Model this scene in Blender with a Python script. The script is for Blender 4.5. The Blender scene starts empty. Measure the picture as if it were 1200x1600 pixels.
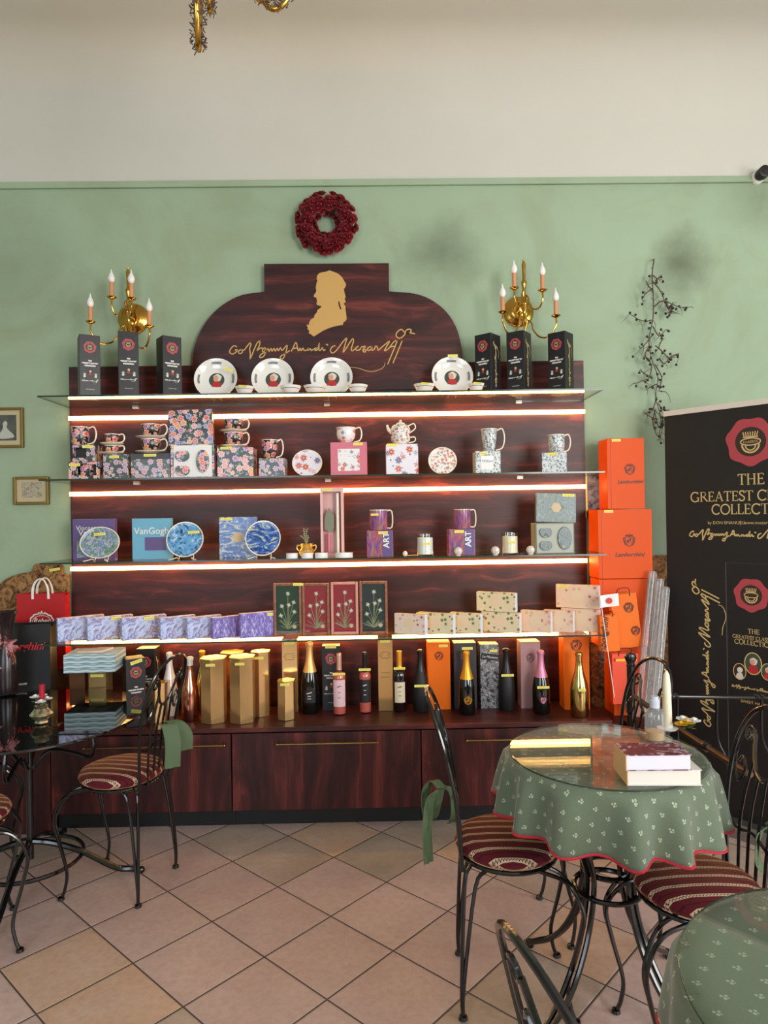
import bpy, bmesh, math, random
from mathutils import Vector, Matrix
from mathutils.geometry import tessellate_polygon
PI = math.pi
random.seed(4)
scn = bpy.context.scene
COL = scn.collection

# ------------------------------------------------------------------ camera
F, YAW, PITCH, ROLL = 1067.0, 0.0138, 0.0037, -0.0155
CAM = Vector((0.0, -3.61, 1.485))
_f = Vector((math.sin(YAW)*math.cos(PITCH), math.cos(YAW)*math.cos(PITCH), math.sin(PITCH)))
_r = Vector((math.cos(YAW), -math.sin(YAW), 0))
_u = _r.cross(_f)
RT = math.cos(ROLL)*_r + math.sin(ROLL)*_u
UP = -math.sin(ROLL)*_r + math.cos(ROLL)*_u
FW = _f
cd = bpy.data.cameras.new('camera'); cam = bpy.data.objects.new('camera', cd); COL.objects.link(cam)
cd.sensor_fit = 'VERTICAL'; cd.sensor_height = 24.0; cd.lens = F/1600.0*24.0; cd.clip_start = 0.02
M = Matrix.Identity(4)
for i in range(3):
    M[i][0] = RT[i]; M[i][1] = UP[i]; M[i][2] = -FW[i]; M[i][3] = CAM[i]
cam.matrix_world = M
scn.camera = cam

# ------------------------------------------------------------------ world, lights, exposure
w = bpy.data.worlds.new('world'); scn.world = w; w.use_nodes = True
w.node_tree.nodes['Background'].inputs[0].default_value = (0.72, 0.84, 1.0, 1)
w.node_tree.nodes['Background'].inputs[1].default_value = 1.0
scn.view_settings.view_transform = 'Standard'
try: scn.view_settings.look = 'None'
except Exception: pass
scn.view_settings.gamma = 1.0
scn.view_settings.use_curve_mapping = False
scn.view_settings.exposure = 0.25

def area(name, loc, target, sx, sy, power, color):
    l = bpy.data.lights.new(name, 'AREA'); l.shape = 'RECTANGLE'; l.size = sx; l.size_y = sy
    l.energy = power; l.color = color
    o = bpy.data.objects.new(name, l); COL.objects.link(o); o.location = loc
    o.rotation_euler = (Vector(target)-Vector(loc)).to_track_quat('-Z', 'Y').to_euler()
    return o
area('window_and_fill_light', (2.9, -6.05, 2.05), (1.4, -1.0, 1.6), 1.9, 2.3, 175, (1.0, 0.965, 0.92))
area('window_and_fill_light', (-2.0, -6.05, 1.95), (-1.2, 0, 1.6), 2.2, 2.3, 62, (0.80, 0.90, 1.0))  # added fill light, set in an invented left window
area('doorway_daylight', (4.45, -3.2, 1.6), (0, -2.2, 0.6), 1.4, 2.2, 60, (0.86, 0.93, 1.0))

def ray(px, py): return (FW + RT*((px-600)/F) + UP*((800-py)/F))
def at(px, py, Y):
    d = ray(px, py); return CAM + d*((Y-CAM.y)/d.y)
def atz(px, py, Z):
    d = ray(px, py); return CAM + d*((Z-CAM.z)/d.z)
def K(Y): return (Y-CAM.y)/F          # metres per pixel at that depth

# ------------------------------------------------------------------ materials
MATS = {}
class NT:
    def __init__(s, m): s.t = m.node_tree; s.n = s.t.nodes
    def new(s, ty, **kw):
        n = s.n.new(ty)
        for k, v in kw.items():
            if k.startswith('_'): setattr(n, k[1:], v)
        return n
    def put(s, sock, v):
        if hasattr(v, 'links') or isinstance(v, bpy.types.NodeSocket): s.t.links.new(v, sock)
        else: sock.default_value = v
    def math(s, op, a, b=None, c=None, clamp=False):
        n = s.n.new('ShaderNodeMath'); n.operation = op; n.use_clamp = clamp
        s.put(n.inputs[0], a)
        if b is not None: s.put(n.inputs[1], b)
        if c is not None: s.put(n.inputs[2], c)
        return n.outputs[0]
    def mix(s, fac, a, b, mode='MIX'):
        n = s.n.new('ShaderNodeMix'); n.data_type = 'RGBA'; n.blend_type = mode
        s.put(n.inputs[0], fac); s.put(n.inputs[6], a); s.put(n.inputs[7], b)
        return n.outputs[2]
    def ramp(s, fac, stops, interp='LINEAR'):
        n = s.n.new('ShaderNodeValToRGB'); cr = n.color_ramp; cr.interpolation = interp
        while len(cr.elements) < len(stops): cr.elements.new(0.5)
        for e, (p, c) in zip(cr.elements, stops):
            e.position = p; e.color = (*c[:3], 1) if not isinstance(c, (int, float)) else (c, c, c, 1)
        s.put(n.inputs[0], fac)
        return n.outputs[0]
    def co(s, kind='Object'):
        return s.n.new('ShaderNodeTexCoord').outputs[kind]
    def mapping(s, v, loc=(0,0,0), rot=(0,0,0), scale=(1,1,1)):
        n = s.n.new('ShaderNodeMapping'); s.put(n.inputs[0], v)
        n.inputs[1].default_value = loc; n.inputs[2].default_value = rot; n.inputs[3].default_value = scale
        return n.outputs[0]
    def noise(s, v, scale, detail=3, rough=0.5, dist=0.0, out=0):
        n = s.n.new('ShaderNodeTexNoise'); s.put(n.inputs['Vector'], v)
        n.inputs['Scale'].default_value = scale; n.inputs['Detail'].default_value = detail
        n.inputs['Roughness'].default_value = rough; n.inputs['Distortion'].default_value = dist
        return n.outputs[out]
    def vor(s, v, scale, rand=1.0, feature='F1'):
        n = s.n.new('ShaderNodeTexVoronoi'); n.feature = feature; s.put(n.inputs['Vector'], v)
        n.inputs['Scale'].default_value = scale; n.inputs['Randomness'].default_value = rand
        return n
    def sep(s, v):
        n = s.n.new('ShaderNodeSeparateXYZ'); s.put(n.inputs[0], v); return n.outputs
    def comb(s, x, y, z):
        n = s.n.new('ShaderNodeCombineXYZ'); s.put(n.inputs[0], x); s.put(n.inputs[1], y); s.put(n.inputs[2], z); return n.outputs[0]
    def bump(s, h, strength=0.3, dist=0.01):
        n = s.n.new('ShaderNodeBump'); n.inputs['Strength'].default_value = strength
        n.inputs['Distance'].default_value = dist; s.put(n.inputs['Height'], h); return n.outputs[0]

def srgb(r, g, b):
    f = lambda c: (c/255/12.92) if c/255 <= 0.04045 else ((c/255+0.055)/1.055)**2.4
    return (f(r), f(g), f(b), 1)

def mat(name, color=(0.5,0.5,0.5,1), rough=0.5, metal=0.0, spec=0.5, coat=0.0, emit=None, estr=0.0):
    if name in MATS: return MATS[name]
    m = bpy.data.materials.new(name); m.use_nodes = True; MATS[name] = m
    b = m.node_tree.nodes['Principled BSDF']
    b.inputs['Base Color'].default_value = color; b.inputs['Roughness'].default_value = rough
    b.inputs['Metallic'].default_value = metal; b.inputs['Specular IOR Level'].default_value = spec
    b.inputs['Coat Weight'].default_value = coat; b.inputs['Coat Roughness'].default_value = 0.08
    if emit: b.inputs['Emission Color'].default_value = emit; b.inputs['Emission Strength'].default_value = estr
    return m
def bs(m): return m.node_tree.nodes['Principled BSDF']
def link(m, out, inp): m.node_tree.links.new(out, bs(m).inputs[inp])

def wood(name, horizontal):
    m = mat(name, rough=0.40, spec=0.35); t = NT(m); c = t.co()
    sc = (0.55, 4, 9) if horizontal else (9, 4, 0.55)
    v = t.mapping(c, scale=sc)
    warp = t.noise(t.mapping(c, scale=(0.9, 1, 1.6) if horizontal else (1.6, 1, 0.9)), 2.2, 2)
    vv = t.n.new('ShaderNodeVectorMath'); vv.operation = 'MULTIPLY_ADD'
    t.put(vv.inputs[0], warp); vv.inputs[1].default_value = (1.4, 1.4, 1.4); t.put(vv.inputs[2], v)
    a = t.noise(vv.outputs[0], 1.6, 6, 0.6, 0.4)
    b = t.noise(t.mapping(c, scale=(2, 4, 90) if horizontal else (90, 4, 2)), 3, 3)
    k = t.math('ADD', t.math('MULTIPLY', a, 0.8), t.math('MULTIPLY', b, 0.2))
    col = t.ramp(k, [(0.30, srgb(30, 10, 12)), (0.46, srgb(52, 20, 20)), (0.56, srgb(74, 29, 27)), (0.63, srgb(108, 46, 40)), (0.72, srgb(66, 25, 24))])
    link(m, col, 'Base Color'); return m
WOODH = wood('mahogany_horizontal_grain', True)
WOODV = wood('mahogany_vertical_grain', False)

def wall_mat():
    m = mat('green_wall_paint', rough=0.85, spec=0.2); t = NT(m); c = t.co()
    n = t.noise(c, 0.9, 4, 0.6); n2 = t.noise(c, 2.6, 5, 0.65)
    base = t.mix(t.math('MULTIPLY', n, 1.0), srgb(142, 160, 134), srgb(164, 184, 157))
    base = t.mix(t.math('MULTIPLY', t.math('SUBTRACT', t.noise(c, 1.5, 5, 0.7, 0.6), 0.46, clamp=True), 2.2, clamp=True), base, srgb(140, 146, 116))
    x, y, z = t.sep(c)
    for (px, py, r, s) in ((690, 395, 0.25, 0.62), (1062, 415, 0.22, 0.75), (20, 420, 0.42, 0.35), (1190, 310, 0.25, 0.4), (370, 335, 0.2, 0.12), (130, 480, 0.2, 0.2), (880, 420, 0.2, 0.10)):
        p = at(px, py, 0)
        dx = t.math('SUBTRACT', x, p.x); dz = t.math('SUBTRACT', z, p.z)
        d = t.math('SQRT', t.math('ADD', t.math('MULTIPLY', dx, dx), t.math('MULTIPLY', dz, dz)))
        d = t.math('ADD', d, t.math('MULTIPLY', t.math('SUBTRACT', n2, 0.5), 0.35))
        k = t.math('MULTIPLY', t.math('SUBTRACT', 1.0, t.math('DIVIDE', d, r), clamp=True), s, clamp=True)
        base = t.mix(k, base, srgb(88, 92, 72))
    link(m, base, 'Base Color')
    link(m, t.bump(t.noise(c, 40, 4), 0.08, 0.01), 'Normal'); return m
WALL = wall_mat()
def plaster(name, a, b):
    m = mat(name, rough=0.9, spec=0.15); t = NT(m); c = t.co()
    link(m, t.mix(t.noise(c, 0.8, 4, 0.6), a, b), 'Base Color')
    link(m, t.bump(t.noise(c, 30, 4), 0.06, 0.01), 'Normal'); return m
CEIL = plaster('ceiling_plaster', srgb(190, 187, 177), srgb(206, 203, 193))
SIDE = plaster('side_wall_plaster', srgb(165, 180, 158), srgb(180, 192, 170))

TS, TANG, TOX, TOY = 0.308, 0.7493, -0.8615, -0.442
def floor_mat():
    m = mat('terracotta_tiles', rough=0.38, spec=0.45); t = NT(m); c = t.co()
    x, y, z = t.sep(c)
    dx = t.math('SUBTRACT', x, TOX); dy = t.math('SUBTRACT', y, TOY)
    ca, sa = math.cos(TANG)/TS, math.sin(TANG)/TS
    i = t.math('SUBTRACT', t.math('MULTIPLY', dx, ca), t.math('MULTIPLY', dy, sa))
    j = t.math('ADD', t.math('MULTIPLY', dx, sa), t.math('MULTIPLY', dy, ca))
    fi = t.math('FRACT', i); fj = t.math('FRACT', j)
    ei = t.math('MINIMUM', fi, t.math('SUBTRACT', 1.0, fi)); ej = t.math('MINIMUM', fj, t.math('SUBTRACT', 1.0, fj))
    e = t.math('MINIMUM', ei, ej)
    cell = t.comb(t.math('FLOOR', i), t.math('FLOOR', j), 0.0)
    wn = t.n.new('ShaderNodeTexWhiteNoise'); wn.noise_dimensions = '3D'; t.put(wn.inputs[0], cell)
    tile = t.ramp(wn.outputs[0], [(0.0, srgb(194, 164, 158)), (0.3, srgb(204, 174, 166)), (0.5, srgb(174, 154, 138)), (0.62, srgb(206, 168, 140)), (0.8, srgb(200, 170, 163)), (0.95, srgb(166, 152, 136))], 'CONSTANT')
    off = t.n.new('ShaderNodeVectorMath'); off.operation = 'MULTIPLY_ADD'; t.put(off.inputs[0], wn.outputs[1]); off.inputs[1].default_value = (9, 9, 9); t.put(off.inputs[2], c)
    n1 = t.noise(off.outputs[0], 5, 5, 0.65); n2 = t.noise(off.outputs[0], 45, 4, 0.6)
    tile = t.mix(t.math('MULTIPLY', t.math('SUBTRACT', n1, 0.35, clamp=True), 1.3, clamp=True), tile, srgb(222, 198, 188))
    tile = t.mix(t.math('MULTIPLY', t.math('SUBTRACT', 0.62, n2, clamp=True), 0.9, clamp=True), tile, srgb(150, 120, 112))
    g = t.math('LESS_THAN', e, 0.009)
    link(m, t.mix(g, tile, srgb(86, 72, 66)), 'Base Color')
    h = t.math('MINIMUM', t.math('MULTIPLY', e, 45.0), 1.0)
    link(m, t.bump(t.math('ADD', h, t.math('MULTIPLY', n2, 0.08)), 0.5, 0.003), 'Normal')
    link(m, t.math('ADD', t.math('MULTIPLY', g, 0.4), 0.36), 'Roughness'); return m
FLOOR = floor_mat()

def cork_mat():
    m = mat('cork_lining', rough=0.8, spec=0.2); t = NT(m); c = t.co()
    v = t.noise(c, 26, 5, 0.7, 1.0)
    link(m, t.ramp(v, [(0.36, srgb(52, 34, 24)), (0.47, srgb(120, 84, 52)), (0.6, srgb(168, 126, 82)), (0.75, srgb(140, 98, 60))]), 'Base Color')
    link(m, t.bump(v, 0.5, 0.01), 'Normal'); return m
CORK = cork_mat()

def thin_glass(name, tint, ior=1.5, rough=0.0, dens=1.0):
    m = bpy.data.materials.new(name); m.use_nodes = True; MATS[name] = m
    t = m.node_tree; t.nodes.clear()
    o = t.nodes.new('ShaderNodeOutputMaterial'); mx = t.nodes.new('ShaderNodeMixShader')
    tr = t.nodes.new('ShaderNodeBsdfTransparent'); gl = t.nodes.new('ShaderNodeBsdfGlossy'); fr = t.nodes.new('ShaderNodeFresnel')
    tr.inputs[0].default_value = tint; gl.inputs['Roughness'].default_value = rough; 
    ge = t.nodes.new('ShaderNodeNewGeometry'); mp = t.nodes.new('ShaderNodeMapRange')
    mp.inputs[3].default_value = ior; mp.inputs[4].default_value = 1.0/ior
    t.links.new(ge.outputs['Backfacing'], mp.inputs[0]); t.links.new(mp.outputs[0], fr.inputs[0])
    t.links.new(fr.outputs[0], mx.inputs[0]); t.links.new(tr.outputs[0], mx.inputs[1]); t.links.new(gl.outputs[0], mx.inputs[2]); t.links.new(mx.outputs[0], o.inputs[0])
    return m
def milky(name, tint, k, col, ior=1.5, rough=0.1):
    m = thin_glass(name, tint, ior, rough); t = m.node_tree
    out = [n for n in t.nodes if n.type == 'OUTPUT_MATERIAL'][0]; src = out.inputs[0].links[0].from_socket
    df = t.nodes.new('ShaderNodeBsdfDiffuse'); df.inputs[0].default_value = col
    mx = t.nodes.new('ShaderNodeMixShader'); mx.inputs[0].default_value = k
    t.links.new(src, mx.inputs[1]); t.links.new(df.outputs[0], mx.inputs[2]); t.links.new(mx.outputs[0], out.inputs[0])
    return m
GLASS = thin_glass('clear_glass', (0.97, 0.985, 0.97, 1))
CLEARB = thin_glass('clear_bottle_glass', (0.93, 0.95, 0.93, 1))
PLASTIC = milky('clear_plastic_film', (0.92, 0.93, 0.94, 1), 0.22, srgb(206, 208, 212), 1.6, 0.12)
PETB = milky('clear_plastic_bottle', (0.94, 0.95, 0.96, 1), 0.16, srgb(220, 222, 226))
GREENEDGE = mat('green_glass_edge', srgb(40, 62, 50), 0.15)
LED = mat('led_diffuser', (1, 1, 1, 1), 0.5, emit=(1.0, 0.52, 0.14, 1), estr=18.0)
LEDBASE = mat('led_profile', srgb(190, 185, 175), 0.35, 0.8)
IRON = mat('black_wrought_iron', srgb(16, 16, 19), 0.2, 0.3, 0.6, coat=0.5)
BLACK = mat('matte_black', srgb(14, 13, 14), 0.5)
BLACKCARD = mat('black_card', srgb(30, 27, 31), 0.38)
BLACKPAPER = mat('black_paper', srgb(16, 14, 16), 0.55)
BANNERB = mat('banner_black', srgb(24, 20, 21), 0.5)
BRASS = mat('polished_brass', srgb(196, 152, 72), 0.18, 1.0)
OLDBRASS = mat('aged_brass', srgb(150, 122, 72), 0.32, 1.0)
GOLDFOIL = mat('gold_foil', srgb(236, 196, 110), 0.25, 0.8)
GOLDCARD = mat('rose_gold_mirror_card', srgb(232, 190, 132), 0.15, 0.82)
GOLDSATIN = mat('satin_gold', srgb(196, 154, 88), 0.5, 0.15)
GOLDINK = mat('gold_ink', srgb(205, 178, 120), 0.5)
WHITEINK = mat('white_ink', srgb(225, 222, 218), 0.5)
DARKINK = mat('dark_ink', srgb(60, 22, 14), 0.5)
GREYINK = mat('grey_ink', srgb(60, 66, 90), 0.4)
WAXRED = mat('wax_red', srgb(172, 66, 76), 0.4)
WAXDK = mat('wax_dark_centre', srgb(52, 36, 30), 0.5)
CERAM = mat('white_glazed_ceramic', srgb(232, 228, 222), 0.12, coat=0.5)
CREAM = mat('cream_ceramic', srgb(236, 224, 204), 0.15, coat=0.4)
YTAG = mat('yellow_price_tag', srgb(238, 226, 110), 0.6)
TAGINK = mat('tag_ink', srgb(120, 110, 60), 0.6)
ORANGE = mat('orange_card', srgb(222, 80, 6), 0.5, spec=0.25)
ORANGEB = mat('orange_card_bright', srgb(232, 108, 14), 0.5, spec=0.25)
PINKCARD = mat('pink_card', srgb(206, 110, 128), 0.5)
REDPAPER = mat('red_gloss_paper', srgb(176, 22, 30), 0.3)
WHITEP = mat('white_paper', srgb(232, 230, 228), 0.6)
WAX = mat('cream_wax', srgb(238, 226, 200), 0.4)
SLEEVE = mat('peach_candle_sleeve', srgb(206, 140, 98), 0.5)
BULB = mat('frosted_candle_bulb', srgb(235, 232, 228), 0.15)
GREENRIB = mat('sage_green_ribbon', srgb(80, 98, 68), 0.7)
BLACKGLASS = mat('black_bottle_glass', srgb(10, 12, 11), 0.06, coat=0.6)
TABLEGLASS = mat('black_mirror_glass', srgb(10, 10, 12), 0.02, spec=1.0)
def noisy(name, a, b, scale, rough=0.5, metal=0.0, bumpy=0.0, lo=0.4, hi=0.6):
    m = mat(name, rough=rough, metal=metal); t = NT(m); c = t.co(); n = t.noise(c, scale, 4, 0.6)
    link(m, t.ramp(n, [(lo, a), (hi, b)]), 'Base Color')
    if bumpy: link(m, t.bump(n, bumpy, 0.003), 'Normal')
    return m
def multi(name, stops, scale, dist=1.0, rough=0.4, sc=(1,1,1)):
    m = mat(name, rough=rough); t = NT(m); n = t.noise(t.mapping(t.co(), scale=sc), scale, 4, 0.6, dist)
    link(m, t.ramp(n, stops), 'Base Color'); return m
def floral(name, bg, cols, scale, leaf=(0.05,0.12,0.03,1), centre=(0.8,0.5,0.08,1), petals=7, rough=0.3, leafamt=0.3, size=0.42):
    """printed flowers: scalloped voronoi blossoms over leaves"""
    m = mat(name, rough=rough, coat=0.2); t = NT(m); c = t.mapping(t.co(), rot=(0.3, 0.2, 0.4))
    v = t.vor(c, scale, 0.75); d = v.outputs['Distance']
    df = t.n.new('ShaderNodeVectorMath'); df.operation = 'SUBTRACT'
    sc = t.n.new('ShaderNodeVectorMath'); sc.operation = 'SCALE'
    t.put(sc.inputs[0], c); sc.inputs[3].default_value = 1.0
    t.put(df.inputs[0], sc.outputs[0]); t.put(df.inputs[1], v.outputs['Position'])
    x, y, z = t.sep(df.outputs[0])
    ang = t.math('ARCTAN2', z, t.math('ADD', x, t.math('MULTIPLY', y, 0.7)))
    pet = t.math('MULTIPLY', t.math('SINE', t.math('MULTIPLY', ang, float(petals))), 0.07)
    dd = t.math('SUBTRACT', d, pet)
    r = t.sep(v.outputs['Color'])[0]
    n = len(cols)
    fl = t.ramp(r, [(i/n, cc) for i, cc in enumerate(cols)], 'CONSTANT')
    fl = t.mix(t.math('MULTIPLY', t.math('GREATER_THAN', dd, size*0.62), 0.45), fl, (0.75, 0.7, 0.68, 1))
    v2 = t.vor(t.mapping(c, loc=(3.1, 1.7, 2.2)), scale*1.5, 1.0)
    back = t.mix(t.math('LESS_THAN', v2.outputs['Distance'], leafamt), bg, leaf)
    col = t.mix(t.math('LESS_THAN', dd, size), back, fl)
    col = t.mix(t.math('LESS_THAN', d, 0.13), col, centre)
    link(m, col, 'Base Color'); return m
FLDARK = floral('dark_flower_print', srgb(22, 20, 28), [srgb(214, 70, 56), srgb(236, 134, 60), srgb(90, 104, 196), srgb(176, 90, 160), srgb(228, 100, 110)], 36, srgb(86, 140, 66), size=0.52)
FLBOX = floral('dark_flower_print_box', srgb(26, 26, 30), [srgb(206, 92, 82), srgb(226, 144, 86), srgb(96, 104, 176), srgb(164, 98, 160), srgb(220, 150, 150)], 34, srgb(86, 140, 80), size=0.54)
FLMUT = floral('muted_flower_print', srgb(60, 62, 60), [srgb(196, 120, 116), srgb(206, 156, 130), srgb(122, 130, 176), srgb(172, 130, 168)], 38, srgb(104, 140, 100), size=0.5)
FLWHITE = floral('white_folk_flower_print', srgb(232, 226, 226), [srgb(196, 40, 52), srgb(214, 84, 66), srgb(70, 84, 150), srgb(186, 50, 78)], 36, srgb(150, 170, 160), size=0.40, leafamt=0.18)
FLBIG = floral('white_large_flower_print', srgb(230, 224, 232), [srgb(196, 40, 52), srgb(206, 74, 96), srgb(80, 84, 150)], 24, srgb(120, 136, 176), size=0.40, leafamt=0.2)
FLRED = floral('red_dot_flower_print', srgb(236, 226, 218), [srgb(196, 50, 54), srgb(206, 96, 80), srgb(120, 140, 160)], 58, srgb(150, 170, 140), size=0.42)
FLLACE = floral('grey_leaf_print', srgb(200, 204, 206), [srgb(120, 136, 140), srgb(150, 160, 150), srgb(150, 130, 140)], 60, srgb(90, 110, 110), centre=srgb(220,220,210), leafamt=0.42, size=0.38)
FLBLUE = floral('blue_leaf_print', srgb(160, 184, 210), [srgb(96, 120, 150), srgb(190, 200, 214), srgb(120, 130, 120)], 60, srgb(84, 104, 130), centre=srgb(220,220,210), leafamt=0.42, size=0.38)
FLPEACH = floral('peach_flower_print', srgb(228, 196, 168), [srgb(224, 160, 140), srgb(232, 178, 150), srgb(214, 150, 120)], 22, srgb(206, 176, 140), centre=srgb(150,110,80), leafamt=0.28, size=0.40)
FLOLIVE = floral('olive_branch_print', srgb(222, 206, 172), [srgb(226, 200, 160), srgb(190, 180, 110), srgb(208, 190, 140)], 26, srgb(122, 126, 72), centre=srgb(90,80,50), leafamt=0.3, size=0.3)
FLPINK = floral('pink_blossom_print', srgb(226, 206, 190), [srgb(220, 160, 158), srgb(230, 190, 176), srgb(150, 120, 110)], 26, srgb(170, 150, 120), centre=srgb(120,80,60), leafamt=0.22, size=0.34)
LAV = multi('lavender_field_print', [(0.3, srgb(206, 214, 236)), (0.48, srgb(176, 190, 232)), (0.56, srgb(120, 110, 170)), (0.66, srgb(196, 166, 130)), (0.8, srgb(222, 206, 190))], 26, 2.0)
LAV2 = multi('violet_lavender_print', [(0.32, srgb(206, 200, 236)), (0.48, srgb(130, 112, 190)), (0.6, srgb(84, 70, 150)), (0.75, srgb(190, 180, 226))], 60, 1.0, sc=(1.6, 1, 0.5))
IRIS = multi('green_violet_plate_print', [(0.3, srgb(70, 90, 70)), (0.42, srgb(120, 150, 96)), (0.5, srgb(110, 130, 190)), (0.58, srgb(196, 196, 180)), (0.7, srgb(90, 70, 120)), (0.82, srgb(160, 190, 210))], 32, 2.0, 0.15)
BLOSS = multi('blue_blossom_plate_print', [(0.38, srgb(52, 70, 100)), (0.46, srgb(90, 150, 200)), (0.58, srgb(120, 172, 216)), (0.68, srgb(224, 228, 230))], 30, 1.5, 0.15)
SWIRL = multi('blue_yellow_swirl_print', [(0.30, srgb(22, 34, 80)), (0.44, srgb(44, 78, 150)), (0.54, srgb(80, 120, 186)), (0.585, srgb(160, 184, 190)), (0.63, srgb(222, 196, 90)), (0.72, srgb(60, 90, 160))], 9, 3.5, 0.15, (1, 1, 2.0))
PURP = multi('purple_meadow_print', [(0.3, srgb(86, 58, 110)), (0.45, srgb(132, 84, 140)), (0.55, srgb(176, 84, 96)), (0.65, srgb(120, 140, 90)), (0.8, srgb(150, 120, 180))], 24, 1.5, 0.2, (2, 1, 0.7))
PURPP = mat('purple_card', srgb(92, 72, 128), 0.4)
BLUECARD = mat('light_blue_card', srgb(104, 168, 196), 0.4)
GREYV = mat('dark_violet_card', srgb(70, 66, 110), 0.4)
PHOTO = noisy('photo_print_grey', srgb(70, 76, 84), srgb(190, 196, 206), 30, 0.3)
PHOTOD = noisy('photo_print_dark', srgb(58, 52, 54), srgb(86, 78, 80), 24, 0.3)
PHOTOC = multi('photo_print_colour', [(0.35, srgb(90, 90, 100)), (0.5, srgb(206, 190, 160)), (0.6, srgb(150, 100, 100)), (0.7, srgb(170, 190, 200))], 50, 1.0)
GRAFF = multi('black_white_poster_print', [(0.42, srgb(30, 30, 34)), (0.48, srgb(150, 150, 155)), (0.54, srgb(40, 40, 44)), (0.62, srgb(196, 196, 196)), (0.7, srgb(60, 60, 64))], 55, 0.5)
REDFELT = mat('red_felt', srgb(150, 34, 52), 0.8); GREENFELT = mat('green_felt', srgb(34, 62, 48), 0.8); DKFELT = mat('slate_felt', srgb(34, 46, 52), 0.8)
FRAMEW = noisy('brown_frame_wood', srgb(120, 70, 52), srgb(150, 96, 70), 40, 0.35)
FRAMEP = mat('rose_frame_wood', srgb(206, 140, 126), 0.4)
EDEL = mat('pressed_white_flower', srgb(226, 220, 200), 0.8); EDELG = mat('pressed_stem', srgb(150, 150, 116), 0.8)
ROSE = noisy('dried_red_rose', srgb(92, 16, 26), srgb(150, 34, 42), 30, 0.6)
TWIG = mat('dry_twig', srgb(84, 62, 56), 0.8); BERRY = mat('dark_berry', srgb(44, 38, 36), 0.7)
GREENLEAF = noisy('small_green_leaf', srgb(60, 84, 46), srgb(110, 136, 80), 60, 0.6)
SILVERED = noisy('hammered_silver_glass', srgb(150, 140, 120), srgb(230, 214, 180), 60, 0.12, 0.9, 0.4)
YFLOWER = mat('yellow_flower', srgb(232, 188, 44), 0.6)
REDWAX = mat('red_candle_wax', srgb(170, 16, 46), 0.4)
MAUVE = mat('mauve_card', srgb(170, 130, 132), 0.4)
DGREY = mat('dark_grey_card', srgb(56, 52, 56), 0.4)
SKIN = mat('portrait_skin', srgb(214, 150, 120), 0.5); COAT = mat('portrait_red_coat', srgb(178, 40, 44), 0.5); OVALBG = mat('portrait_dark_green', srgb(64, 74, 66), 0.4); WIG = mat('portrait_white_wig', srgb(214, 208, 196), 0.5)
HEM = mat('red_hem', srgb(186, 34, 52), 0.6)

def stripes_mat():
    m = mat('striped_upholstery', rough=0.85, spec=0.2); t = NT(m); c = t.co(); x, y, z = t.sep(c)
    p = 0.043
    k = t.math('FRACT', t.math('DIVIDE', t.math('ADD', y, 5.0), p))
    u = t.math('FRACT', t.math('DIVIDE', t.math('ADD', x, 5.0), 0.009))
    tri = t.math('ABSOLUTE', t.math('SUBTRACT', u, 0.5))
    band = t.math('MULTIPLY', t.math('GREATER_THAN', k, 0.59), t.math('LESS_THAN', k, 0.84))
    zig = t.math('LESS_THAN', t.math('ABSOLUTE', t.math('SUBTRACT', k, t.math('ADD', 0.65, t.math('MULTIPLY', tri, 0.26)))), 0.035)
    edge = t.math('GREATER_THAN', t.math('ABSOLUTE', t.math('SUBTRACT', k, 0.715)), 0.10)
    col = t.mix(band, srgb(88, 22, 34), srgb(204, 178, 150))
    col = t.mix(t.math('MULTIPLY', zig, band), col, srgb(70, 40, 44))
    thin = t.math('MULTIPLY', t.math('GREATER_THAN', k, 0.22), t.math('LESS_THAN', k, 0.30))
    col = t.mix(thin, col, srgb(62, 12, 30))
    link(m, col, 'Base Color'); link(m, t.bump(t.noise(c, 300, 2), 0.3, 0.002), 'Normal'); return m
STRIPE = stripes_mat(); bs(STRIPE).inputs['Sheen Weight'].default_value = 0.55; bs(STRIPE).inputs['Sheen Roughness'].default_value = 0.35; bs(STRIPE).inputs['Sheen Tint'].default_value = (1.0, 0.42, 0.18, 1)  # orange sheen tint paints the strips' warm glow onto the seats
def cloth_mat():
    m = mat('sage_cloth_with_sprigs', rough=0.8, spec=0.25); t = NT(m); uv = t.co('UV'); x, y, z = t.sep(uv)
    P = 0.054
    a = t.math('DIVIDE', x, P); b = t.math('DIVIDE', y, P*0.60)
    row = t.math('FLOOR', b); odd = t.math('MULTIPLY', t.math('MODULO', t.math('ADD', row, 100.0), 2.0), 0.5)
    fx = t.math('MULTIPLY', t.math('SUBTRACT', t.math('FRACT', t.math('ADD', a, odd)), 0.5), P)
    fy = t.math('MULTIPLY', t.math('SUBTRACT', t.math('FRACT', b), 0.5), P*0.60)
    mask = None
    for (ox, oy, r) in ((-0.0037, 0.0024, 0.0026), (0.0037, 0.0024, 0.0026), (0.0, -0.0033, 0.0029), (0.0050, -0.0028, 0.0016)):
        d = t.math('SQRT', t.math('ADD', t.math('POWER', t.math('SUBTRACT', fx, ox), 2.0), t.math('POWER', t.math('SUBTRACT', fy, oy), 2.0)))
        k = t.math('LESS_THAN', d, r); mask = k if mask is None else t.math('MAXIMUM', mask, k)
    n = t.noise(t.co(), 260, 2)
    base = t.mix(n, srgb(90, 102, 84), srgb(106, 118, 98))
    link(m, t.mix(mask, base, srgb(168, 176, 154)), 'Base Color'); link(m, t.bump(n, 0.2, 0.001), 'Normal')
    bs(m).inputs['Sheen Weight'].default_value = 0.3; return m
CLOTH = cloth_mat()
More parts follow.
